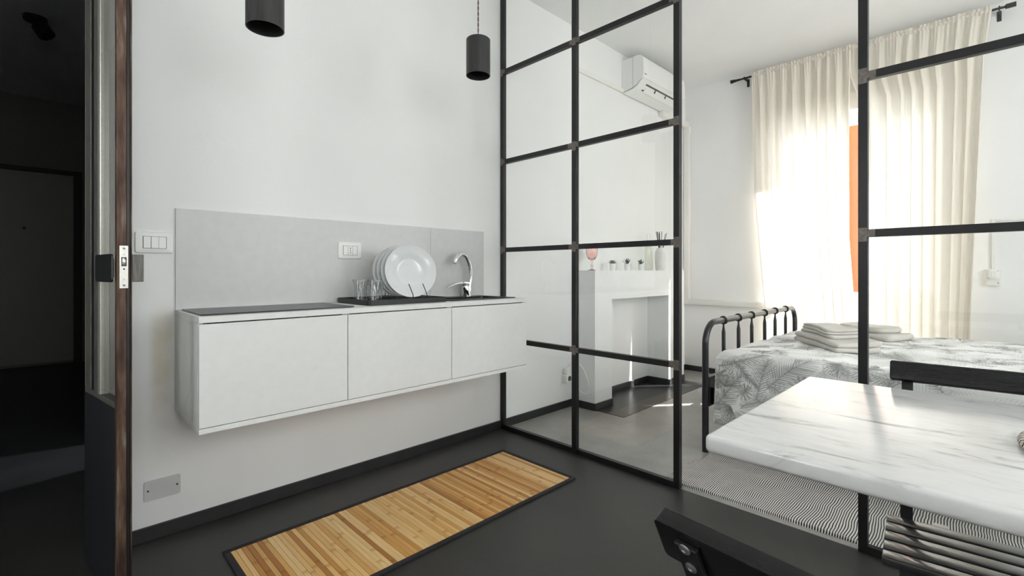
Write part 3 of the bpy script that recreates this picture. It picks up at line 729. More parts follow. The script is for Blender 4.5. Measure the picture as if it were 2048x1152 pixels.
# plates
prof = [(0, 0.006), (0.055, 0.006), (0.068, 0.008), (0.078, 0.016), (0.10, 0.024), (0.128, 0.031), (0.1305, 0.0325), (0.1305, 0.030), (0.11, 0.022), (0.08, 0.012), (0.072, 0.003), (0.07, 0.0), (0.062, 0.0), (0.06, 0.003), (0, 0.003)]
bm = NB(); lathe(bm, prof, (0, 0, 0), 72)
plate_proto = obj('dinner_plate', bm, M['porcelain'], None, True, 40, origin=(0, 0, 0))
nrm = Vector((-0.24, -0.95, 0.17)).normalized()
PL = ['white dinner plate standing foremost in the dish rack', 'white dinner plate standing second in the dish rack, behind the foremost', 'white dinner plate standing third in the dish rack', 'white dinner plate standing hindmost in the dish rack, nearest the backsplash']
for k in range(4):
    o = plate_proto if k == 0 else plate_proto.copy()
    if k: COL.objects.link(o)
    o.rotation_mode = 'QUATERNION'; o.rotation_quaternion = nrm.to_track_quat('Z', 'Y')
    o.location = (1.300 - 0.006 * k, 2.050 + 0.028 * k, TZ + 0.0185 + 0.134)
    tag(o, PL[k], 'plate', 'plates in the dish rack')
# tumblers
def tumbler(x, y, label):
    bm = NB()
    n = 40
    def flute(k, z): return 0.0022 * math.cos(7 * 2 * math.pi * k / n) * max(0, min(1, z / 0.02)) * max(0, min(1, (0.068 - z) / 0.03))
    prof = [(a * 1.09, b * 1.24) for a, b in [(0, 0.0), (0.028, 0.0), (0.0305, 0.003), (0.029, 0.02), (0.0285, 0.04), (0.031, 0.06), (0.0345, 0.078), (0.037, 0.088), (0.0365, 0.0886), (0.0358, 0.088), (0.0335, 0.078), (0.0295, 0.06), (0.0268, 0.04), (0.0268, 0.02), (0.024, 0.008), (0, 0.0065)]]
    lathe(bm, prof, (x, y, TZ + 0.0060), n, flute)
    return tag(obj('drinking_glass', bm, M['tumbler'], None, True, 50), label, 'glass', 'tumblers on the dish tray')
tumbler(1.092, 2.148, 'clear fluted glass tumbler on the dish tray, nearer the hob')
tumbler(1.114, 2.046, 'clear fluted glass tumbler on the dish tray, nearer the plates')

# ------------------------------------------------------------------ wall plates
def wall_plate(name, label, cat_, x0, x1, z0, z1, sock):
    cx, cz = (x0 + x1) / 2, (z0 + z1) / 2; wd, ht = x1 - x0, z1 - z0
    face = WY - (0.008 if sock else 0)
    e = thing(name, label, cat_, (cx, face, cz))
    bm = NB()
    A_ = rrect(wd, ht, 0.008, 4, cx, cz); B_ = rrect(wd * 0.97, ht * 0.955, 0.008, 4, cx, cz); C_ = rrect(wd * 0.62, ht * 0.60, 0.002, 4, cx, cz)
    r3 = [[bm.verts.new((x, y, z)) for x, z in P] for P, y in ((A_, face), (A_, face - 0.004), (B_, face - 0.008), (C_, face - 0.011))]
    for a, b in zip(r3, r3[1:]):
        for k in range(len(a)): bm.faces.new((a[k], a[(k + 1) % len(a)], b[(k + 1) % len(b)], b[k]))
    bm.faces.new(r3[-1]); obj('cover', bm, M['plate_white'], e, True, 25)
    mw, mh = wd * 0.60 / 3, ht * 0.54
    bm = NB(); box(bm, (cx - 1.5 * mw - 0.0012, face - 0.0114, cz - mh / 2 - 0.0012), (cx + 1.5 * mw + 0.0012, face - 0.0108, cz + mh / 2 + 0.0012)); obj('module_gap', bm, M['groove'], e)
    for k in range(3):
        a = cx + (k - 1.5) * mw
        d = 0.0145 if (k == 1 and not sock) else 0.0125
        bm = NB(); box(bm, (a + 0.0005, face - d, cz - mh / 2), (a + mw - 0.0005, face - 0.0112, cz + mh / 2), 0.0006)
        mo = obj('socket_module' if sock and k == 1 else ('blank_module' if sock else 'rocker'), bm, M['plate_white'], e)
        if sock and k == 1:
            for (dz, hh) in ((0.0115, 0.0055), (0.0, 0.0042), (-0.0115, 0.0055)):
                bm = NB(); box(bm, (a + mw / 2 - 0.0022, face - d - 0.0004, cz + dz - hh / 2), (a + mw / 2 + 0.0022, face - d + 0.0002, cz + dz + hh / 2)); obj('pin_hole', bm, M['groove'], mo)
    return e
wall_plate('light_switch', 'white triple light switch plate left of the grey backsplash', 'light switch', 0.249, 0.371, 1.120, 1.203, False)
wall_plate('wall_socket', 'white socket plate on the grey backsplash beside the plates', 'socket', 1.048, 1.172, 1.112, 1.196, True)
jc = thing('junction_cover', 'blank pale grey junction box cover low on the white wall', 'cover plate', (0.336, WY, 0.19))
bm = NB(); prism(bm, rrect(0.118, 0.078, 0.008, 5, 0.336, 0.192), 'y', WY - 0.005, WY); obj('plate', bm, simple('grey_cover_plastic', (0.58, 0.585, 0.58), 0.4, var=0.02), jc)
for dx in (-0.047, 0.047):
    bm = NB(); lathe(bm, [(0, 0.0006), (0.0035, 0.0006), (0.0038, 0), (0, 0)], (0, 0, 0), 14); xform(bm, Matrix.Translation((0.336 + dx, WY - 0.005, 0.192)) @ Matrix.Rotation(math.radians(90), 4, 'X')); obj('screw', bm, M['groove'], jc)

# ------------------------------------------------------------------ pendants
def pendant(x, y, zb, label, ln, R=0.055):
    e = thing('pendant_lamp', label, 'pendant lamp', (x, y, CEIL), 'tube pendant lamps over the kitchen run')
    zt = zb + ln
    bm = NB(); lathe(bm, [(0.0, zt), (R - 0.003, zt), (R, zt - 0.003), (R, zb), (R - 0.003, zb), (R - 0.003, zt - 0.06)], (x, y, 0), 48); obj('tube_shade', bm, M['pendant'], e, True)
    bm = NB(); lathe(bm, [(0, zt - 0.06), (R - 0.0032, zt - 0.06), (R - 0.0032, zb + 0.0015)], (x, y, 0), 48); obj('inner_sleeve', bm, M['pendant_in'], e, True)
    bm = NB()
    for ph in (0, math.pi):
        P = [(x + 0.0018 * math.cos(ph + i * 0.9), y + 0.0018 * math.sin(ph + i * 0.9), zt - 0.002 + (CEIL - zt) * i / 120) for i in range(121)]
        tube(bm, P, 0.0016, 6)
    obj('cord', bm, M['cord'], e, True)
    bm = NB(); lathe(bm, [(0, CEIL), (0.05, CEIL), (0.05, CEIL - 0.02), (0.045, CEIL - 0.025), (0, CEIL - 0.025)], (x, y, 0), 28); obj('ceiling_rose', bm, M['pendant'], e, True)
pendant(0.495, 1.605, 1.81, 'black metal tube pendant lamp hanging above the hob', 0.166)
pendant(1.415, 1.655, 1.942, 'black metal tube pendant lamp hanging above the sink, beside the partition', 0.166)

# ------------------------------------------------------------------ glass partition
def partition(label, posts, bars_z, spans, loc):
    e = thing('glass_partition', label, 'partition', loc)
    for (a, b) in posts:
        bm = NB(); box(bm, (PX, a, 0), (PX + 0.03, b, CEIL - 0.001), 0.0012); obj('post', bm, M['steel'], e)
    for (a, b) in spans:
        for z in [0.0145] + bars_z + [CEIL - 0.016]:
            bm = NB(); box(bm, (PX + 0.001, a, z - 0.0145), (PX + 0.029, b, z + 0.0145), 0.001); obj('glazing_bar', bm, M['steel'], e)
        zz = [0.0145] + bars_z + [CEIL - 0.016]
        for z_a, z_b in zip(zz, zz[1:]):
            bm = NB(); box(bm, (PX + 0.012, a, z_a + 0.0145), (PX + 0.018, b, z_b - 0.0145)); obj('pane', bm, M['pane'], e)
    for (a, b) in posts:
        for z in bars_z:
            h1 = random.uniform(0.022, 0.034); h2 = random.uniform(0.018, 0.03)
            bm = NB(); box(bm, (PX - 0.0006, a + 0.001, z - h1), (PX + 0.002, b - 0.001, z + h2))
            if any(abs(s[0] - b) < 1e-3 for s in spans): box(bm, (PX + 0.0003, b - 0.001, z - 0.0135), (PX + 0.003, b + random.uniform(0.012, 0.03), z + 0.0135))
            if any(abs(s[1] - a) < 1e-3 for s in spans): box(bm, (PX + 0.0003, a - random.uniform(0.012, 0.03), z - 0.0135), (PX + 0.003, a + 0.001, z + 0.0135))
            obj('weld_patch', bm, M['weld'], e)
    return e
BZ = [0.595, 1.190, 1.776, 2.373]
P1, P2, P3, P4, P5 = (2.287, 2.315), (1.682, 1.713), (1.060, 1.090), (0.328, 0.357), (-0.36, -0.33)
partition('black steel glazed partition of two columns of panes, joined to the white wall', [P1, P2, P3], BZ, [(P2[1], P1[0]), (P3[1], P2[0])], (PX, 1.69, 0))
partition('black steel glazed partition behind the marble table', [P4, P5], BZ, [(P5[1], P4[0])], (PX, 0, 0))

# ------------------------------------------------------------------ bamboo mat
MX0, MX1, MY0, MY1 = 0.472, 1.912, 1.478, 2.012
mt = thing('bamboo_mat', 'bamboo slat floor mat with black cloth border', 'floor mat', ((MX0 + MX1) / 2, (MY0 + MY1) / 2, 0))
BD = 0.022
for nm, lo, hi in (('border', (MX0, MY0, 0.0), (MX1, MY0 + BD, 0.009)), ('border', (MX0, MY1 - BD, 0), (MX1, MY1, 0.009)), ('border', (MX0, MY0 + BD, 0), (MX0 + BD, MY1 - BD, 0.009)), ('border', (MX1 - BD, MY0 + BD, 0), (MX1, MY1 - BD, 0.009))):
    bm = NB(); box(bm, lo, hi, 0.003, 2); obj(nm, bm, M['mat_border'], mt, True)
bm = NB(); box(bm, (MX0 + BD, MY0 + BD, 0.0), (MX1 - BD, MY1 - BD, 0.002)); obj('backing', bm, M['mat_border'], mt)
NS = 78; pit = (MX1 - MX0 - 2 * BD) / NS
bm = NB(); box(bm, (-pit / 2 + 0.0005, MY0 + BD - 0.001, 0.002), (pit / 2 - 0.0005, MY1 - BD + 0.001, 0.0065), 0.0008)
s0 = obj('bamboo_slat', bm, M['bamboo'], None)
base = Vector(s0.location)
for k in range(NS):
    s = s0 if k == 0 else s0.copy()
    if k: COL.objects.link(s)
    s.location = (MX0 + BD + (k + 0.5) * pit, base.y, base.z + random.uniform(-0.0004, 0.0004))
    attach(s, mt)

# ------------------------------------------------------------------ grid meshes (cloth)
def grid_object(name, P, mat, parent=None, colors=None, cname='print', smooth=True, origin=None):
    """P: (nu, nv, 3) array"""
    nu, nv, _ = P.shape
    lo = P.reshape(-1, 3).min(0); hi = P.reshape(-1, 3).max(0); c = (lo + hi) / 2 if origin is None else np.array(origin)
    V = (P - c).reshape(-1, 3).astype(np.float32)
    idx = np.arange(nu * nv).reshape(nu, nv)
    Fq = np.stack([idx[:-1, :-1], idx[1:, :-1], idx[1:, 1:], idx[:-1, 1:]], -1).reshape(-1, 4).astype(np.int32)
    me = bpy.data.meshes.new(name)
    me.vertices.add(len(V)); me.vertices.foreach_set('co', V.ravel())
    me.loops.add(Fq.size); me.loops.foreach_set('vertex_index', Fq.ravel())
    me.polygons.add(len(Fq)); me.polygons.foreach_set('loop_start', np.arange(0, Fq.size, 4, dtype=np.int32))
    me.polygons.foreach_set('use_smooth', np.ones(len(Fq), dtype=bool))
    if colors is not None:
        ca = me.color_attributes.new(cname, 'FLOAT_COLOR', 'POINT')
        rgba = np.ones((len(V), 4), np.float32); rgba[:, :3] = colors.reshape(-1, 3)
        ca.data.foreach_set('color', rgba.ravel())
    me.materials.append(mat); me.update(calc_edges=True); me.validate()
    o = bpy.data.objects.new(name, me); COL.objects.link(o); o.location = c
    if parent is not None: attach(o, parent)
    return o

def vnoise(x, y, seed=0):
    r = np.random.default_rng(seed); T = r.random((64, 64))
    xi = np.floor(x).astype(int); yi = np.floor(y).astype(int); fx_ = x - xi; fy_ = y - yi
    fx_ = fx_ * fx_ * (3 - 2 * fx_); fy_ = fy_ * fy_ * (3 - 2 * fy_)
    g = lambda a, b: T[a % 64, b % 64]
    return (g(xi, yi) * (1 - fx_) + g(xi + 1, yi) * fx_) * (1 - fy_) + (g(xi, yi + 1) * (1 - fx_) + g(xi + 1, yi + 1) * fx_) * fy_

# ------------------------------------------------------------------ woven rug in the bedroom
RX0, RX1, RY0, RY1 = 2.226, 2.86, -0.75, 1.168
u = np.linspace(0, 1, 90); v = np.linspace(0, 1, 200)
U, Vv = np.meshgrid(u, v, indexing='ij')
X = RX0 + (RX1 - RX0) * U + 0.012 * (vnoise(Vv * 9, U * 0 + 1, 3) - 0.5) * (1 - U)
Y = RY0 + (RY1 - 0.027 * U - RY0) * Vv + 0.02 * (vnoise(U * 6, Vv * 0 + 3, 4) - 0.5) * Vv
ridge = 0.010 * np.exp(-((U - 0.55 - 0.06 * np.sin(Vv * 5)) / 0.07) ** 2) * np.clip(vnoise(Vv * 5, U * 2, 8) - 0.15, 0, 1)
Z = 0.009 + ridge + 0.006 * vnoise(U * 5, Vv * 14, 5) + 0.004 * vnoise(U * 14, Vv * 30, 6) * (1 - U)
for s_, ax in ((0, 'lo'),):
    Z[0, :] = 0.0005; Z[-1, :] = 0.0005; Z[:, 0] = 0.0005; Z[:, -1] = 0.0005
tag(grid_object('woven_rug', np.stack([X, Y, Z], -1), M['rug']), 'black and white woven cotton rug lying between the partition and the bed', 'rug')

# ------------------------------------------------------------------ fireplace
FX0, FX1, FYF, FZT = 2.945, 4.40, 2.100, 1.055
OX0, OX1, OZ = 3.171, 4.095, 0.828
fp = thing('fireplace_surround', 'plain white plaster fireplace surround on the bedroom wall', 'fireplace', ((FX0 + FX1) / 2, FYF, 0))
M['fire_plaster'] = simple('white_fireplace_plaster', (0.82, 0.825, 0.82), 0.8, var=0.02, scale=5)
bm = NB(); wall_grid(bm, 'y', FYF, WY - 0.0005, FX0, FX1, 0, FZT, [(OX0, OX1, 0, OZ)]); obj('surround', bm, M['fire_plaster'], fp)
def fsk(lo, hi):
    bm = NB(); box(bm, lo, hi, 0.0015); obj('skirting', bm, M['skirting'], fp)
t = 0.011
fsk((FX0 - t, FYF - t, 0.003), (FX0, WY - BT, BH)); fsk((FX0, FYF - t, 0.003), (OX0, FYF, BH)); fsk((OX1, FYF - t, 0.003), (FX1, FYF, BH))
fsk((OX0 + 0.002, WY - t - 0.001, 0.003), (OX1 - t, WY - 0.001, BH)); fsk((OX1 - t, FYF, 0.003), (OX1, WY - 0.001, BH))
bm = NB(); prism(bm, [(2.955, 1.858), (4.37, 1.858), (4.37, FYF - 0.0002), (OX1 - 0.0002, FYF - 0.0002), (OX1 - 0.0002, WY - 0.001), (OX0 + 0.0002, WY - 0.001), (OX0 + 0.0002, FYF - 0.0002), (2.955, FYF - 0.0002)], 'z', 0.0, 0.003); tag(obj('hearth_plate', bm, M['hearth']), 'thin black steel hearth plate on the floor before the fireplace', 'hearth plate')

MZ = FZT
# goblet
gx, gy = 3.03, 2.19
gb = thing('goblet', 'pink pressed glass goblet at the end of the mantelpiece', 'goblet', (gx, gy, MZ))
bm = NB(); lathe(bm, [(0, 0.075), (0.012, 0.076), (0.026, 0.088), (0.038, 0.108), (0.0445, 0.135), (0.0455, 0.16), (0.0435, 0.185), (0.0415, 0.1855), (0.0405, 0.185), (0.0425, 0.16), (0.0415, 0.135), (0.035, 0.11), (0.023, 0.092), (0, 0.084)], (gx, gy, MZ), 36, lambda k, z: 0.0006 * (1 if k % 2 else -1)); obj('bowl', bm, M['pink_glass'], gb, True, 60)
bm = NB(); lathe(bm, [(0, 0.006), (0.010, 0.008), (0.008, 0.018), (0.0125, 0.03), (0.0085, 0.042), (0.0075, 0.05), (0.011, 0.062), (0.010, 0.075), (0, 0.0752)], (gx, gy, MZ), 24); obj('stem', bm, M['pink_glass'], gb, True)
bm = NB(); lathe(bm, [(0, 0.0), (0.034, 0.0), (0.035, 0.002), (0.02, 0.005), (0.011, 0.008), (0, 0.008)], (gx, gy, MZ), 32); obj('foot', bm, M['goblet_foot'], gb, True)

def succulent(x, y, label, style, mat):
    e = thing('potted_succulent', label, 'potted plant', (x, y, MZ), 'small succulents on the mantelpiece')
    bm = NB(); lathe(bm, [(0, 0), (0.019, 0), (0.020, 0.002), (0.0235, 0.054), (0.0242, 0.056), (0.0225, 0.056), (0.021, 0.048), (0, 0.046)], (x, y, MZ), 28); obj('pot', bm, M['pot'], e, True)
    bm = NB()
    rnd = random.Random(style * 5 + 1)
    def leaf(a, tilt, ln, wd, z):
        d = Vector((math.cos(a) * math.cos(tilt), math.sin(a) * math.cos(tilt), math.sin(tilt))); sd = Vector((-math.sin(a), math.cos(a), 0)); up = d.cross(sd) * -1
        o_ = Vector((x, y, MZ + z)) + d * 0.003
        prev = None
        for i in range(6):
            t = i / 5; wv = wd * (math.sin(math.pi * min(1, (0.18 + t * 0.82))) ** 0.8 + 0.02); th = wv * 0.35
            c = o_ + d * ln * t + Vector((0, 0, 1)) * (0.004 * t * t)
            r = [bm.verts.new(c + sd * wv), bm.verts.new(c + up * th), bm.verts.new(c - sd * wv), bm.verts.new(c - up * th)]
            if prev:
                for k in range(4): bm.faces.new((prev[k], prev[(k + 1) % 4], r[(k + 1) % 4], r[k]))
            else: bm.faces.new(r)
            prev = r
        bm.faces.new(prev)
    if style == 0:
        for ring, (n, tl, ln) in enumerate(((9, 0.25, 0.036), (8, 0.6, 0.034), (6, 0.95, 0.03), (3, 1.3, 0.024))):
            for k in range(n): leaf(2 * math.pi * (k + 0.5 * ring) / n + rnd.uniform(-.1, .1), tl, ln, 0.0085, 0.054)
    elif style == 1:
        for k in range(16): leaf(2 * math.pi * k / 16 * 3.1, rnd.uniform(0.6, 1.4), rnd.uniform(0.04, 0.062), 0.0045, 0.05)
    else:
        for k in range(26): leaf(rnd.uniform(0, 6.28), rnd.uniform(0.1, 1.4), rnd.uniform(0.022, 0.038), 0.0065, 0.054 + rnd.uniform(0, 0.012))
    obj('leaves', bm, mat, e, True)
succulent(3.33, 2.2, 'pale green rosette succulent in a small white pot, next to the goblet', 0, M['succulent_a'])
succulent(3.55, 2.2, 'spiky upright dark succulent in a small white pot', 1, M['succulent_b'])
succulent(3.775, 2.2, 'compact bushy dark succulent in a small white pot, next to the bottle', 2, M['succulent_b'])
bm = NB(); lathe(bm, [(0, 0), (0.028, 0), (0.030, 0.003), (0.030, 0.19), (0.028, 0.21), (0.014, 0.245), (0.012, 0.26), (0.012, 0.315), (0.014, 0.316), (0.014, 0.326), (0.0105, 0.326), (0.0105, 0.26), (0.012, 0.245), (0.026, 0.208), (0.0275, 0.19), (0.0275, 0.006), (0, 0.005)], (3.905, 2.2, MZ), 36)
tag(obj('bottle', bm, M['bottle'], None, True), 'tall pale green clear glass bottle on the mantelpiece', 'bottle')
vx, vy = 4.13, 2.2
rd = thing('reed_diffuser', 'ribbed pale glass vase holding black reeds on the mantelpiece', 'vase', (vx, vy, MZ))
bm = NB(); nr = 96
lathe(bm, [(0, 0), (0.040, 0), (0.044, 0.004), (0.049, 0.06), (0.051, 0.12), (0.050, 0.165), (0.043, 0.19), (0.034, 0.20), (0.034, 0.212), (0.032, 0.213), (0.031, 0.20), (0.040, 0.188), (0.046, 0.165), (0.047, 0.12), (0.045, 0.06), (0.040, 0.008), (0, 0.007)], (vx, vy, MZ), nr, lambda k, z: 0.0011 * math.cos(24 * 2 * math.pi * k / nr) if z > 0.004 and z < 0.19 else 0); obj('vase', bm, M['vase'], rd, True, 60)
for k in range(10):
    a = random.uniform(0, 6.28); tl = random.uniform(0.012, 0.032)
    bm = NB(); tube(bm, [(vx - 0.5 * tl * math.cos(a), vy - 0.5 * tl * math.sin(a), MZ + 0.03), (vx + 1.75 * tl * math.cos(a), vy + 1.75 * tl * math.sin(a), MZ + random.uniform(0.335, 0.37))], 0.0024, 6); obj('reed', bm, M['reed'], rd)

# plug adapter low on bedroom wall with looping cable
pa = thing('plug_adapter', 'white multi plug adapter with a looping cable low on the bedroom wall', 'plug adapter', (2.86, WY, 0.27))
bm = NB(); prism(bm, rrect(0.075, 0.11, 0.01, 4, 2.845, 0.235), 'y', WY - 0.006, WY); obj('wall_plate', bm, M['plate_white'], pa)
bm = NB(); box(bm, (2.815, WY - 0.05, 0.20), (2.885, WY - 0.006, 0.262), 0.008, 3); obj('adapter_body', bm, M['plate_white'], pa, True)
bm = NB(); lathe(bm, [(0, 0.002), (0.019, 0.002), (0.020, 0.0), (0, 0)], (0, 0, 0), 24); xform(bm, Matrix.Translation((2.85, WY - 0.05, 0.232)) @ Matrix.Rotation(math.radians(90), 4, 'X')); obj('socket_face', bm, M['groove'], pa)
bm = NB(); box(bm, (2.82, WY - 0.045, 0.262), (2.86, WY - 0.012, 0.315), 0.008, 3); obj('plug', bm, M['plate_white'], pa, True)
P = cat([(2.84, WY - 0.03, 0.31), (2.855, WY - 0.06, 0.345), (2.895, WY - 0.11, 0.34), (2.91, WY - 0.15, 0.28), (2.915, WY - 0.18, 0.19), (2.905, WY - 0.17, 0.13), (2.89, WY - 0.13, 0.135), (2.88, WY - 0.09, 0.17), (2.868, WY - 0.05, 0.22)], 8)
bm = NB(); tube(bm, P, 0.0035, 8); obj('cable', bm, M['wire_white'], pa, True)

# ------------------------------------------------------------------ air conditioner + trunking
AX0, AX1 = 3.645, 4.42
ac = thing('air_conditioner', 'white split air conditioner high on the bedroom wall', 'air conditioner', ((AX0 + AX1) / 2, WY, 2.62))
bp = [(WY, 2.905), (2.16, 2.912), (2.125, 2.905), (2.108, 2.885), (2.10, 2.84), (2.098, 2.74), (2.105, 2.715), (2.13, 2.700), (2.165, 2.668), (2.20, 2.650), (WY, 2.628)]
bm = NB(); prism(bm, bp, 'x', AX0, AX1); obj('body', bm, M['ac_white'], ac, True, 30)
bm = NB(); prism(bm, [(2.103, 2.70), (2.1085, 2.702), (2.1335, 2.686), (2.168, 2.655), (2.20, 2.638), (2.30, 2.622), (2.30, 2.617), (2.20, 2.631), (2.163, 2.647), (2.128, 2.68)], 'x', AX0 + 0.004, AX1 - 0.004); obj('bottom_cover', bm, M['ac_white'], ac, True, 30)
bm = NB(); prism(bm, [(2.1265, 2.683), (2.178, 2.6385), (2.177, 2.637), (2.1255, 2.6815)], 'x', AX0 + 0.10, AX1 - 0.07); ou = obj('air_outlet', bm, M['ac_dark'], ac)
bm = NB(); prism(bm, [(2.146, 2.6545), (2.157, 2.643), (2.175, 2.630), (2.1765, 2.6325), (2.159, 2.6465), (2.149, 2.657)], 'x', AX0 + 0.125, AX1 - 0.08); lo_ = obj('louver', bm, M['ac_white'], ac, True, 30)
for k in range(3):
    x = AX0 + 0.27 + 0.19 * k
    bm = NB(); prism(bm, [(2.128, 2.680), (2.150, 2.662), (2.146, 2.645), (2.138, 2.648)], 'x', x, x + 0.004); obj('vane', bm, M['ac_dark'], ou)
bm = NB(); box(bm, (AX0 - 0.0006, 2.20, 2.652), (AX0 + 0.0004, 2.2018, 2.908)); obj('panel_seam', bm, M['groove'], ac)
bm = NB(); box(bm, (AX0 + 0.02, 2.0965, 2.738), (AX0 + 0.05, 2.0985, 2.744)); obj('badge', bm, M['groove'], ac)
bm = NB(); box(bm, (2.96, WY - 0.022, 2.625), (AX0 + 0.002, WY, 2.66), 0.003); tag(obj('cable_trunking', bm, M['trunk']), 'thin white trunking running along the bedroom wall to the air conditioner', 'trunking')
# line-set trunking in the corner then along window wall
tr = thing('pipe_trunking', 'cream pipe trunking dropping from the air conditioner and turning along the window wall', 'trunking', (WX, 2.28, 0.70))
bm = NB(); box(bm, (4.30, WY - 0.055, 2.565), (WX - 0.002, WY - 0.001, 2.62), 0.006, 2); obj('horizontal_run', bm, M['trunk'], tr, True)
bm = NB(); box(bm, (WX - 0.052, WY - 0.065, 0.70), (WX - 0.001, WY - 0.004, 2.565), 0.005, 2); obj('vertical_run', bm, M['trunk'], tr, True)
bm = NB(); box(bm, (WX - 0.052, 1.40, 0.70), (WX - 0.001, WY - 0.065, 0.758), 0.005, 2); obj('low_run', bm, M['trunk'], tr, True)
bm = NB(); box(bm, (WX - 0.058, WY - 0.072, 2.50), (WX - 0.001, WY - 0.003, 2.575), 0.01, 3); obj('elbow', bm, M['trunk'], tr, True)

# wall box with conduit right of curtain
wb = thing('wall_switch_box', 'cream surface mounted switch box with conduit right of the curtains', 'switch box', (WX, 0.0, 1.0))
k_ = WX / 4.92
bm = NB(); box(bm, (WX - 0.03, -0.036, 0.945), (WX, 0.040, 1.064), 0.004, 2); obj('back_box', bm, M['trunk'], wb, True)
bm = NB(); box(bm, (WX - 0.042, -0.028, 0.992), (WX - 0.03, 0.030, 1.056), 0.003, 2); mod = obj('switch_cover', bm, M['plate_white'], wb, True)
bm = NB(); box(bm, (WX - 0.045, -0.012, 1.01), (WX - 0.042, 0.012, 1.042), 0.001); obj('rocker', bm, M['vase'], mod)
for (y, z) in ((0.024, 0.998), (-0.022, 1.05)):
    bm = NB(); box(bm, (WX - 0.0425, y - 0.002, z - 0.002), (WX - 0.0418, y + 0.002, z + 0.002)); obj('screw', bm, M['groove'], mod)
bm = NB(); box(bm, (WX - 0.0305, -0.026, 0.960), (WX - 0.0298, -0.020, 0.966)); obj('screw', bm, M['groove'], wb)
bm = NB(); box(bm, (WX - 0.016, -0.008, 1.064), (WX, 0.010, 1.425), 0.002); obj('conduit', bm, M['trunk'], wb)
bm = NB(); box(bm, (WX - 0.016, RIGHT, 1.408), (WX, -0.008, 1.425), 0.002); obj('conduit', bm, M['trunk'], wb)

# ------------------------------------------------------------------ curtains
CXR, RODZ = WX - 0.105, 2.893
rodr = thing('curtain_rod', 'black curtain rod with bracket holding the cream sheers', 'curtain rod', (CXR, 0.84, RODZ))
bm = NB(); tube(bm, [(CXR, 1.72, RODZ), (CXR, -0.055, RODZ)], 0.0085, 14); obj('rod', bm, M['chair_steel'], rodr, True)
bm = NB(); tube(bm, [(CXR, 1.72, RODZ), (CXR, 1.735, RODZ), (CXR, 1.737, RODZ), (CXR, 1.80, RODZ)], [0.011, 0.011, 0.010, 0.018], 18); obj('finial', bm, M['chair_steel'], rodr, True)
bm = NB(); tube(bm, [(CXR, -0.055, RODZ), (CXR, -0.06, RODZ), (CXR, -0.11, RODZ)], [0.009, 0.0165, 0.0165], 18); obj('finial', bm, M['chair_steel'], rodr, True)
for y in (1.675, -0.028):
    bm = NB(); box(bm, (CXR - 0.014, y - 0.004, RODZ - 0.014), (WX, y + 0.004, RODZ + 0.014), 0.002); obj('bracket_arm', bm, M['chair_steel'], rodr)
    bm = NB(); box(bm, (WX - 0.005, y - 0.012, RODZ - 0.055), (WX, y + 0.012, RODZ + 0.02), 0.003); obj('bracket_plate', bm, M['chair_steel'], rodr)

def curtain(label, yl, yr, seed, nf):
    """yl/yr: functions of normalised height (0 top, 1 bottom) giving the two edges"""
    nu, nv = 300, 130
    a = np.linspace(0, 1, nu); h = np.concatenate([np.linspace(0, 0.06, 30), np.linspace(0.065, 1, nv - 30)])
    Aq, Hq = np.meshgrid(a, h, indexing='ij')
    ztop, zbot = RODZ + 0.035, 0.03
    z = ztop + (zbot - ztop) * Hq
    yl_, yr_ = yl(Hq), yr(Hq)
    # uneven pleats
    wob = np.interp(a, np.linspace(0, 1, nf * 2 + 1), np.cumsum(np.random.default_rng(seed).uniform(0.5, 1.5, nf * 2 + 1)))
    wob = (wob - wob[0]) / (wob[-1] - wob[0]) * nf
    ph = (wob[:, None] * 2 * np.pi) + 0.6 * np.sin(Hq * 3 + seed) * np.sin(Aq * 7)
    amp = 0.010 + 0.026 * np.clip((Hq - 0.01) / 0.30, 0, 1) ** 0.7
    ampm = 0.6 + 0.8 * vnoise(Aq * nf * 0.8, Hq * 1.3 + seed, seed)
    fold = np.sin(ph) + 0.25 * np.sin(2.3 * ph + 1.1)
    gather = 0.006 * np.sin(Aq * 2 * np.pi * 34 + 2 * np.sin(Aq * 20)) * np.clip(1 - Hq / 0.10, 0, 1)
    x = CXR + amp * ampm * fold * 0.8 + gather
    rodm = np.exp(-((Hq - 0.012) / 0.008) ** 2)
    x = np.where(np.abs(z - RODZ) < 0.012, CXR - 0.0125 + 0.003 * np.sin(Aq * 2 * np.pi * 34), x - 0.004 * np.clip(1 - Hq / 0.10, 0, 1))
    x = np.minimum(x, WX - 0.066)
    y = yl_ + (yr_ - yl_) * Aq + 0.010 * np.cos(ph) * np.clip(Hq / 0.2, 0, 1)
    z = z + 0.006 * (vnoise(Aq * 60, Hq * 0, seed + 9) - 0.5) * np.clip(1 - Hq / 0.03, 0, 1)
    return tag(grid_object('curtain', np.stack([x, y, z], -1), M['curtain']), label, 'curtain', 'sheer curtains on the bedroom window')
curtain('cream sheer curtain panel at the fireplace end of the rod', lambda h: np.interp(h, [0, 0.4, 0.78, 1.0], [1.606, 1.578, 1.485, 1.47]), lambda h: 0.832 - 0.0 * h - 0.055 * np.clip((h - 0.55) / 0.3, 0, 1), 3, 9)
curtain('cream sheer curtain panel beside the switch box, behind the glazed partition', lambda h: np.interp(h, [0, 0.09, 0.17, 0.4, 1.0], [0.838, 0.832, 0.765, 0.752, 0.72]), lambda h: 0.005 + 0.035 * np.clip(h / 0.12, 0, 1) + 0.10 * np.clip(h - 0.1, 0, 1), 11, 9)

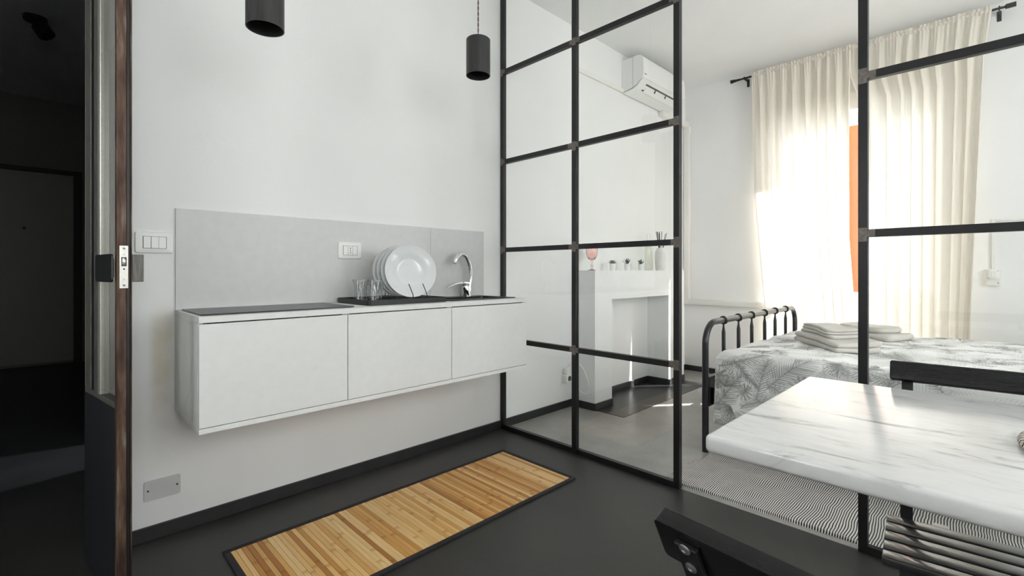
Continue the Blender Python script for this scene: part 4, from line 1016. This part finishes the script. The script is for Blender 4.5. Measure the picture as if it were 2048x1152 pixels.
# ------------------------------------------------------------------ bed
BYF = 1.178; BX0, BX1 = 2.742, 4.515; BYH = -0.93
bed = thing('bed', 'charcoal metal double bed with tubular footboard', 'bed', ((BX0 + BX1) / 2, 0.12, 0))
R_, TZB = 0.125, 0.745
P = [(BX0, BYF, 0.0), (BX0, BYF, 0.3), (BX0, BYF, TZB - R_)]
P += [(BX0 + R_ - R_ * math.cos(a), BYF, TZB - R_ + R_ * math.sin(a)) for a in np.radians(np.arange(10, 91, 10))]
P += [(BX1 - R_ + R_ * math.sin(a), BYF, TZB - R_ + R_ * math.cos(a)) for a in np.radians(np.arange(0, 91, 10))]
P += [(BX1, BYF, 0.3), (BX1, BYF, 0.0)]
bm = NB(); tube(bm, P, 0.0185, 16); obj('footboard_tube', bm, M['bed_metal'], bed, True, 60)
RX = [3.008, 3.254, 3.496, 3.761, 3.998, 4.259]
for x in RX:
    bm = NB(); tube(bm, [(x - 0.011, BYF, TZB), (x - 0.008, BYF, TZB), (x + 0.008, BYF, TZB), (x + 0.011, BYF, TZB)], [0.019, 0.0265, 0.0265, 0.019], 20); obj('collar', bm, M['bed_metal'], bed, True)
    bm = NB(); tube(bm, [(x, BYF, TZB - 0.02), (x, BYF, TZB - 0.04), (x, BYF, TZB - 0.075), (x, BYF, 0.42)], [0.006, 0.006, 0.0115, 0.0115], 14); obj('spindle', bm, M['bed_metal'], bed, True)
bm = NB(); box(bm, (BX0 + 0.015, BYF - 0.02, 0.262), (BX1 - 0.015, BYF + 0.012, 0.432), 0.003); obj('foot_beam', bm, M['bed_metal'], bed)
for x in (BX0 + 0.065, BX1 - 0.095):
    bm = NB(); box(bm, (x - 0.012, BYH + 0.02, 0.27), (x + 0.012, BYF - 0.02, 0.36), 0.002); obj('side_rail', bm, M['bed_metal'], bed)
P2h = [(a, BYH, b + (0.35 if b > 0.4 else 0)) for a, _, b in P]
bm = NB(); tube(bm, P2h, 0.0185, 16); obj('headboard_tube', bm, M['bed_metal'], bed, True, 60)
bm = NB(); box(bm, (BX0 + 0.06, BYH + 0.04, 0.36), (BX1 - 0.075, BYF - 0.06, 0.560), 0.05, 4); obj('mattress', bm, M['mattress'], bed, True)

# leaf print rasterised in cloth coordinates (metres): s across the bed from the hanging hem, t along the bed from the foot
RES = 0.003
S_LEN, T_LEN = 2.62, 2.45
NSs, NT = int(S_LEN / RES), int(T_LEN / RES)
PR = np.zeros((NSs, NT), np.float32)      # dark ink
PG = np.zeros((NSs, NT), np.float32)      # pale grey wash
def stroke(A, p, q, w0, w1, val):
    x0, x1 = min(p[0], q[0]) - max(w0, w1), max(p[0], q[0]) + max(w0, w1); y0, y1 = min(p[1], q[1]) - max(w0, w1), max(p[1], q[1]) + max(w0, w1)
    i0, i1 = max(0, int(x0 / RES)), min(NSs, int(x1 / RES) + 2); j0, j1 = max(0, int(y0 / RES)), min(NT, int(y1 / RES) + 2)
    if i0 >= i1 or j0 >= j1: return
    gx_, gy_ = np.meshgrid((np.arange(i0, i1) + 0.5) * RES, (np.arange(j0, j1) + 0.5) * RES, indexing='ij')
    dx, dy = q[0] - p[0], q[1] - p[1]; L2 = dx * dx + dy * dy + 1e-9
    tt = np.clip(((gx_ - p[0]) * dx + (gy_ - p[1]) * dy) / L2, 0, 1)
    d = np.hypot(gx_ - p[0] - tt * dx, gy_ - p[1] - tt * dy); wv = w0 + (w1 - w0) * tt
    A[i0:i1, j0:j1] = np.maximum(A[i0:i1, j0:j1], val * np.clip((wv - d) / RES + 0.6, 0, 1))
def frond(s, t_, ang, ln, spread, lw, dark, A):
    bend = random.uniform(-0.5, 0.5); n = int(ln / 0.0135); prev = (s, t_); a = ang
    for i in range(n):
        f = i / n; a = ang + bend * f
        cur = (prev[0] + math.cos(a) * ln / n, prev[1] + math.sin(a) * ln / n)
        stroke(A, prev, cur, 0.0026, 0.0022, dark)
        ll = spread * math.sin(math.pi * min(1, 0.12 + 0.88 * f)) ** 0.6
        for sg in (-1, 1):
            b = a + sg * (0.95 - 0.35 * f)
            stroke(A, cur, (cur[0] + math.cos(b) * ll, cur[1] + math.sin(b) * ll), lw, 0.0006, dark * random.uniform(0.7, 1))
        prev = cur
def monstera(s, t_, ang, size):
    stroke(PR, (s, t_), (s - math.cos(ang) * size * 0.8, t_ - math.sin(ang) * size * 0.8), 0.002, 0.002, 0.8)
    for sg in (-1, 1):
        for k in range(6):
            b = ang + sg * (2.3 - 0.42 * k); base = (s + math.cos(ang) * size * (0.12 * k - 0.1), t_ + math.sin(ang) * size * (0.12 * k - 0.1))
            ll = size * (0.62, 0.70, 0.70, 0.62, 0.5, 0.4)[k]
            stroke(PR, base, (base[0] + math.cos(b) * ll, base[1] + math.sin(b) * ll), size * 0.10, size * 0.075, random.uniform(0.45, 0.9))
def fan(s, t_, ang, size):
    for k in range(17):
        b = ang + (k - 8) * 0.155
        stroke(PR, (s, t_), (s + math.cos(b) * size, t_ + math.sin(b) * size), 0.0045, 0.001, random.uniform(0.6, 1))
for i in range(26):
    for j in range(24):
        s = (i + random.uniform(-0.4, 0.4)) * S_LEN / 20; t_ = (j + random.uniform(-0.4, 0.4)) * T_LEN / 19
        if s > S_LEN or t_ > T_LEN: continue
        k = random.random(); a = random.uniform(0, 6.28)
        if k < 0.36: frond(s, t_, a, random.uniform(0.22, 0.34), random.uniform(0.055, 0.09), 0.0036, 0.80, PR)
        elif k < 0.80: frond(s, t_, a, random.uniform(0.25, 0.4), random.uniform(0.07, 0.12), 0.003, 0.7, PG)
        elif k < 0.87: monstera(s, t_, a, random.uniform(0.06, 0.085))
        elif k < 0.93: fan(s, t_, a, random.uniform(0.07, 0.10))
        else: frond(s, t_, a, random.uniform(0.16, 0.22), 0.035, 0.006, 0.9, PR)
# the bold leaves that show on the hanging side by the foot
monstera(0.27, 0.07, 0.4, 0.075); monstera(0.26, 0.58, 0.2, 0.08); fan(0.22, 0.20, 0.3, 0.10); monstera(0.20, 0.30, 0.9, 0.06)
frond(0.03, 0.08, 0.75, 0.34, 0.09, 0.0036, 0.85, PR); frond(0.20, 0.12, 2.2, 0.0, 0.0, 0.003, 0.8, PR)
frond(0.24, 0.42, 0.7, 0.30, 0.10, 0.0036, 0.85, PR); frond(0.33, 0.17, 1.3, 0.26, 0.06, 0.004, 0.85, PR); frond(0.10, 0.33, -2.3, 0.25, 0.08, 0.0034, 0.8, PR)

# cloth shape: profile across the bed
HEM, ZTOP, CR = 0.175, 0.583, 0.045
XN, XF = 2.772, 4.455
s_a = np.concatenate([np.linspace(0, 0.50, 150), np.linspace(0.506, 2.45, 300)])
t_a = np.linspace(-0.16, 2.02, 550)     # negative part folds down over the foot end
Sg, Tg = np.meshgrid(s_a, t_a, indexing='ij')
drop = ZTOP - CR - HEM
arc = CR * math.pi / 2; flat = XF - XN - 2 * CR
def prof_xz(s):
    x = np.zeros_like(s); z = np.zeros_like(s); nx = np.zeros_like(s); nz_ = np.zeros_like(s)
    m = s < drop; x[m] = XN; z[m] = HEM + s[m]; nx[m] = -1
    m = (s >= drop) & (s < drop + arc); a = (s[m] - drop) / CR; x[m] = XN + CR - CR * np.cos(a); z[m] = ZTOP - CR + CR * np.sin(a); nx[m] = -np.cos(a); nz_[m] = np.sin(a)
    m = (s >= drop + arc) & (s < drop + arc + flat); x[m] = XN + CR + s[m] - drop - arc; z[m] = ZTOP; nz_[m] = 1
    m = (s >= drop + arc + flat) & (s < drop + 2 * arc + flat); a = (s[m] - drop - arc - flat) / CR; x[m] = XF - CR + CR * np.sin(a); z[m] = ZTOP - CR + CR * np.cos(a); nx[m] = np.sin(a); nz_[m] = np.cos(a)
    m = s >= drop + 2 * arc + flat; x[m] = XF; z[m] = ZTOP - CR - (s[m] - drop - 2 * arc - flat); nx[m] = 1
    return x, z, nx, nz_
x, z, nx, nzz = prof_xz(Sg)
YF = 1.118
y = np.where(Tg < 0, YF + 0.012 * (1 - np.exp(Tg / 0.02)), YF - Tg)
z = np.where(Tg < 0, np.minimum(z, np.maximum(ZTOP + Tg, 0.36)) , z)
sag = np.where(Tg >= 0, 0.012 * np.exp(-Tg / 0.04), 0.012); z = z - sag * (nzz > 0.3)
def wr(a, b, sd): return np.abs(vnoise(a, b, sd) - 0.5) * 2
on_top = np.clip(nzz, 0, 1)
wr1 = 0.010 * (1 - wr(Sg * 9 + 2.0 * vnoise(Sg * 3, Tg * 3, 40), Tg * 4.5, 21)) ** 3 + 0.006 * (1 - wr(Sg * 20, Tg * 9 + 3 * vnoise(Sg * 4, Tg * 4, 41), 22)) ** 3 + 0.006 * vnoise(Sg * 4, Tg * 4, 23)
side = np.clip(-nx, 0, 1)
hang = side * (0.012 * np.sin(Tg * 9 + 2 * vnoise(Tg * 2, Sg * 0, 31)) * np.clip((0.4 - Sg) / 0.4, 0, 1) + 0.004 * vnoise(Sg * 8, Tg * 10, 24))
flare = side * 0.02 * np.clip((0.36 - Sg) / 0.36, 0, 1)
x = x - hang - flare; z = z + on_top * (wr1 - 0.006)
x = np.minimum(x, XF + 0.01)
# the hem's end corner swings in a little
y = y - side * 0.035 * np.clip((0.30 - Sg) / 0.30, 0, 1) ** 2 * np.exp(-np.maximum(Tg, 0) / 0.12) * (Tg >= 0)
ii = np.clip((Sg / RES).astype(int), 0, NSs - 1); jj = np.clip(((Tg + 0.16) / RES).astype(int), 0, NT - 1)
ink = PR[ii, jj][..., None]; wash = PG[ii, jj][..., None]
tone = (0.87 + 0.03 * vnoise(Sg * 6, Tg * 6, 50))[..., None] * np.array([1.0, 1.0, 0.985])
colr = tone * (1 - 0.62 * wash) + wash * 0.62 * np.array([0.33, 0.34, 0.33])
inkc = np.where(vnoise(Sg * 5, Tg * 5, 55)[..., None] > 0.55, np.array([0.07, 0.085, 0.07]), np.array([0.10, 0.105, 0.10]))
colr = colr * (1 - 0.86 * ink) + 0.86 * ink * inkc
tag(grid_object('bedspread', np.stack([x, y, z], -1), M['print'], colors=colr), 'white bedspread printed with grey palm and monstera leaves, hanging over the bed', 'bedspread')

# ------------------------------------------------------------------ towels
CZ_GRID = z
def cloth_z(X_, Y_):
    """height of the bedspread under a point, read over a few centimetres"""
    i0 = int(np.searchsorted(s_a, X_ - XN - CR + drop + arc)); j0 = int(np.searchsorted(t_a, YF - Y_))
    W_ = CZ_GRID[max(0, i0 - 6):i0 + 7, max(0, j0 - 9):j0 + 10]
    return float(W_.mean() + 0.5 * (W_.max() - W_.mean()))

def towel(cx, cy, zb, lx, ly, rot, layers, th, label, seed):
    """folded towel: soft slabs lying on one another, one mesh; zb is the height above the bedspread"""
    bm = NB(); rr = np.random.default_rng(seed)
    lt_ = th / layers; cr_, sr_ = math.cos(rot), math.sin(rot)
    def place(px_, py_, hh):
        X_, Y_ = cx + px_ * cr_ - py_ * sr_, cy + px_ * sr_ + py_ * cr_
        soft = 0.006 * math.sin(X_ * 13 + 0.7) + 0.005 * math.sin(Y_ * 17 + 0.4)
        return bm.verts.new((X_, Y_, cloth_z(X_, Y_) + hh + soft * max(0.0, min(1.0, hh / 0.05))))
    for k in range(layers):
        sx = lx * (1 - 0.015 * k - rr.uniform(0, 0.02)); sy = ly * (1 - rr.uniform(0, 0.03)); ox = rr.uniform(-0.006, 0.006); oy = rr.uniform(-0.006, 0.006)
        z0_ = zb + k * lt_
        # closed outline of rings: bottom centre -> rounded edge -> top centre
        spec = [(f, 0.0, 0.0) for f in (0.25, 0.5, 0.75, 0.92)]
        spec += [(1.0, lt_ * 0.5 * (1 - math.cos(math.pi * q / 6 - math.pi / 2)), lt_ * 0.5 * (1 + math.sin(math.pi * q / 6 - math.pi / 2))) for q in range(7)]
        spec += [(f, 0.0, lt_) for f in (0.92, 0.75, 0.5, 0.25)]
        base_poly = rrect(sx, sy, min(0.03, sy * 0.2), 6); outline = []
        for i_ in range(len(base_poly)):
            p_, q_ = base_poly[i_], base_poly[(i_ + 1) % len(base_poly)]; m_ = max(1, int(math.hypot(q_[0] - p_[0], q_[1] - p_[1]) / 0.025))
            outline += [(p_[0] + (q_[0] - p_[0]) * j_ / m_, p_[1] + (q_[1] - p_[1]) * j_ / m_) for j_ in range(m_)]
        rows = []
        for f, ins, hz in spec:
            fx_, fy_ = f * (1 - 2 * ins / sx), f * (1 - 2 * ins / sy)
            rows.append([place(px_ * fx_ + ox + 0.003 * math.sin(py_ * 40 + k) * f, py_ * fy_ + oy + 0.003 * math.sin(px_ * 37 + k) * f, z0_ + hz) for px_, py_ in outline])
        nn = len(outline)
        for a, b in zip(rows, rows[1:]):
            for i_ in range(nn): bm.faces.new((a[i_], a[(i_ + 1) % nn], b[(i_ + 1) % nn], b[i_]))
        for row, hz in ((rows[0], 0.0), (rows[-1], lt_)):
            c0 = place(ox, oy, z0_ + hz)
            for i_ in range(nn): bm.faces.new((row[i_], row[(i_ + 1) % nn], c0))
    return tag(obj('towel', bm, M['towel'], None, True, 60), label, 'towel', 'folded cream towels on the bed')
TB = -0.002
R1 = math.radians(37)
towel(3.47, 0.690, TB, 0.55, 0.26, R1, 2, 0.062, 'large folded cream bath towel at the bottom of the bigger towel stack', 1)
towel(3.53, 0.712, TB + 0.0622, 0.40, 0.23, R1, 1, 0.022, 'folded cream hand towel in the middle of the bigger towel stack', 2)
towel(3.54, 0.717, TB + 0.0844, 0.39, 0.22, R1 - 0.08, 2, 0.034, 'folded cream towel on top of the bigger towel stack', 3)
towel(4.14, 0.60, TB, 0.40, 0.30, math.radians(70), 1, 0.042, 'folded cream towel at the bottom of the smaller towel stack', 4)
towel(4.22, 0.63, TB + 0.0422, 0.33, 0.24, math.radians(62), 1, 0.038, 'folded cream towel on top of the smaller towel stack', 5)

# ------------------------------------------------------------------ marble table
TBX0, TBX1, TBY0, TBY1 = 0.863, 1.560, -1.25, 0.374
tb = thing('marble_table', 'thick white marble table top with rounded edges', 'table', ((TBX0 + TBX1) / 2, (TBY0 + TBY1) / 2, 0))
bm = NB(); prism(bm, rrect(TBX1 - TBX0, TBY1 - TBY0, 0.012, 4, (TBX0 + TBX1) / 2, (TBY0 + TBY1) / 2), 'z', 0.717, 0.75)
es = [e for e in bm.edges if abs(e.verts[0].co.z - e.verts[1].co.z) < 1e-6]
bmesh.ops.bevel(bm, geom=es, offset=0.009, segments=4, profile=0.5, affect='EDGES')
obj('table_top', bm, M['marble'], tb, True, 30)
pcx, pcy = (TBX0 + TBX1) / 2, (TBY0 + TBY1) / 2
bm = NB(); lathe(bm, [(0, 0), (0.22, 0), (0.222, 0.008), (0.05, 0.02), (0.035, 0.05), (0.035, 0.68), (0.06, 0.70), (0.18, 0.708), (0.18, 0.7165), (0, 0.7165)], (pcx, pcy, 0), 40); obj('pedestal', bm, M['chair_steel'], tb, True)

# rope trivet
tvx, tvy, TR = 1.205, -0.205, 0.182
bm = NB(); rt = 0.0075; n_side = 8
turns = int(TR / (2 * rt)); prev = None; arc_len = 0.0
th_tot = 2 * math.pi * (turns - 1); steps = 1500; lastp = None
for i in range(steps + 1):
    th = th_tot * (1 - (1 - i / steps) ** 1.0); th = th_tot * math.sqrt(i / steps)
    r_ = rt + 2 * rt * th / (2 * math.pi)
    c = Vector((tvx + r_ * math.cos(th + 2.9), tvy + r_ * math.sin(th + 2.9), 0.75 + rt))
    if lastp is not None: arc_len += (c - lastp).length
    lastp = c
    rad = Vector((math.cos(th + 2.9), math.sin(th + 2.9), 0))
    ring = [bm.verts.new(c + rad * math.cos(2 * math.pi * k / n_side) * rt + Vector((0, 0, math.sin(2 * math.pi * k / n_side) * rt))) for k in range(n_side)]
    if prev:
        for k in range(n_side):
            f = bm.faces.new((prev[k], prev[(k + 1) % n_side], ring[(k + 1) % n_side], ring[k]))
            tw = (arc_len / 0.014 + k / n_side) % 1.0
            f.material_index = 1 if tw > 0.36 else 0
    prev = ring
tag(obj('rope_trivet', bm, [M['rope_black'], M['rope_white']], None, True, 80), 'round coiled black and cream rope trivet on the marble table', 'trivet')

# ------------------------------------------------------------------ folding chairs
def chair(label, O, theta, group='black slatted folding chairs at the marble table'):
    e = thing('folding_chair', label, 'chair', O, group)
    e.rotation_euler = (0, 0, theta)
    def part(nm, bm, mat, smooth=False, parent=None):
        bmesh.ops.recalc_face_normals(bm, faces=bm.faces)
        co = [v.co for v in bm.verts]; c = sum(co, Vector()) / len(co)
        bmesh.ops.translate(bm, vec=-c, verts=bm.verts)
        me = bpy.data.meshes.new(nm); bm.to_mesh(me); bm.free(); me.materials.append(mat); finish(me, smooth, 40)
        o = bpy.data.objects.new(nm, me); COL.objects.link(o); o.parent = parent or e
        o.location = c - (Vector(parent.location) if parent else Vector())
        return o
    # local: x across, y forward, z up; seat rear edge at y = 0
    SD, SH, HW = 0.246, 0.45, 0.195
    ns = 5; pitch = SD / ns
    for k in range(ns):
        bm = NB(); box(bm, (-HW, k * pitch + 0.0055, SH - 0.018), (HW, (k + 1) * pitch - 0.0055, SH), 0.003, 2); part('seat_slat', bm, M['seat_wood'], True)
    for x in (-0.145, 0.145):
        bm = NB(); box(bm, (x - 0.003, -0.006, SH - 0.042), (x + 0.003, SD - 0.012, SH - 0.0185), 0.001); part('seat_rail', bm, M['chair_steel'])
    ytop, ybot = -0.185, 0.215
    def yl_(zz): return ytop + (ybot - ytop) * (0.79 - zz) / 0.79
    up = Vector((0, ytop - ybot, 0.79)).normalized(); nrm_ = Vector((0, up.z, -up.y))   # nrm_ points forward
    for x in (-0.158, 0.158):
        bm = NB(); bar(bm, (x, yl_(0.0), 0.0), (x, yl_(0.785), 0.785), 0.024, 0.006, (1, 0, 0), 0.001); lg = part('long_leg', bm, M['chair_steel'])
        bm = NB(); bar(bm, (x * 0.86, 0.20, SH - 0.03), (x * 0.86, -0.255, 0.0), 0.024, 0.006, (1, 0, 0), 0.001); part('short_leg', bm, M['chair_steel'])
        for dz in (0.026, 0.004):
            zz = 0.765 + dz - 0.008
            bm = NB(); lathe(bm, [(0, 0), (0.0058, 0), (0.0058, 0.0012), (0.0042, 0.0025), (0.0022, 0.0025), (0.0018, 0.0016), (0, 0.0016)], (0, 0, 0), 22)
            q = (-nrm_).to_track_quat('Z', 'Y').to_matrix().to_4x4(); q.translation = Vector((x, yl_(zz), zz)) - nrm_ * 0.003
            xform(bm, q); part('bolt', bm, M['bolt'], True)
    # back board in front of the uprights
    c = Vector((0, yl_(0.772), 0.772)) + nrm_ * 0.0125
    m_ = Matrix((Vector((1, 0, 0)), nrm_, up)).transposed().to_4x4(); m_.translation = c
    bm = NB(); prism(bm, rrect(2 * HW, 0.052, 0.006, 4), 'y', -0.0095, 0.0095)
    es = [ed for ed in bm.edges if abs(ed.verts[0].co.y - ed.verts[1].co.y) < 1e-6]
    bmesh.ops.bevel(bm, geom=es, offset=0.0022, segments=2, profile=0.5, affect='EDGES')
    xform(bm, m_); part('back_board', bm, M['chair_wood'], True)
    for (y, zz, hw) in ((0.19, SH - 0.05, 0.14), (yl_(0.09), 0.09, 0.158), (-0.20, 0.052, 0.136)):
        bm = NB(); tube(bm, [(-hw, y, zz), (hw, y, zz)], 0.006, 10); part('cross_rod', bm, M['chair_steel'], True)
    bm = NB(); box(bm, (0.083, -0.013, SH - 0.007), (0.108, 0.006, SH - 0.001), 0.001); part('hinge_tab', bm, M['bolt'])
    return e
chair('black slatted folding chair standing between the marble table and the glazed partition', (1.512, -0.008, 0), math.radians(95))
chair('black slatted folding chair with bolted back board on the kitchen side of the table', (0.604, 0.030, 0), math.radians(-97))
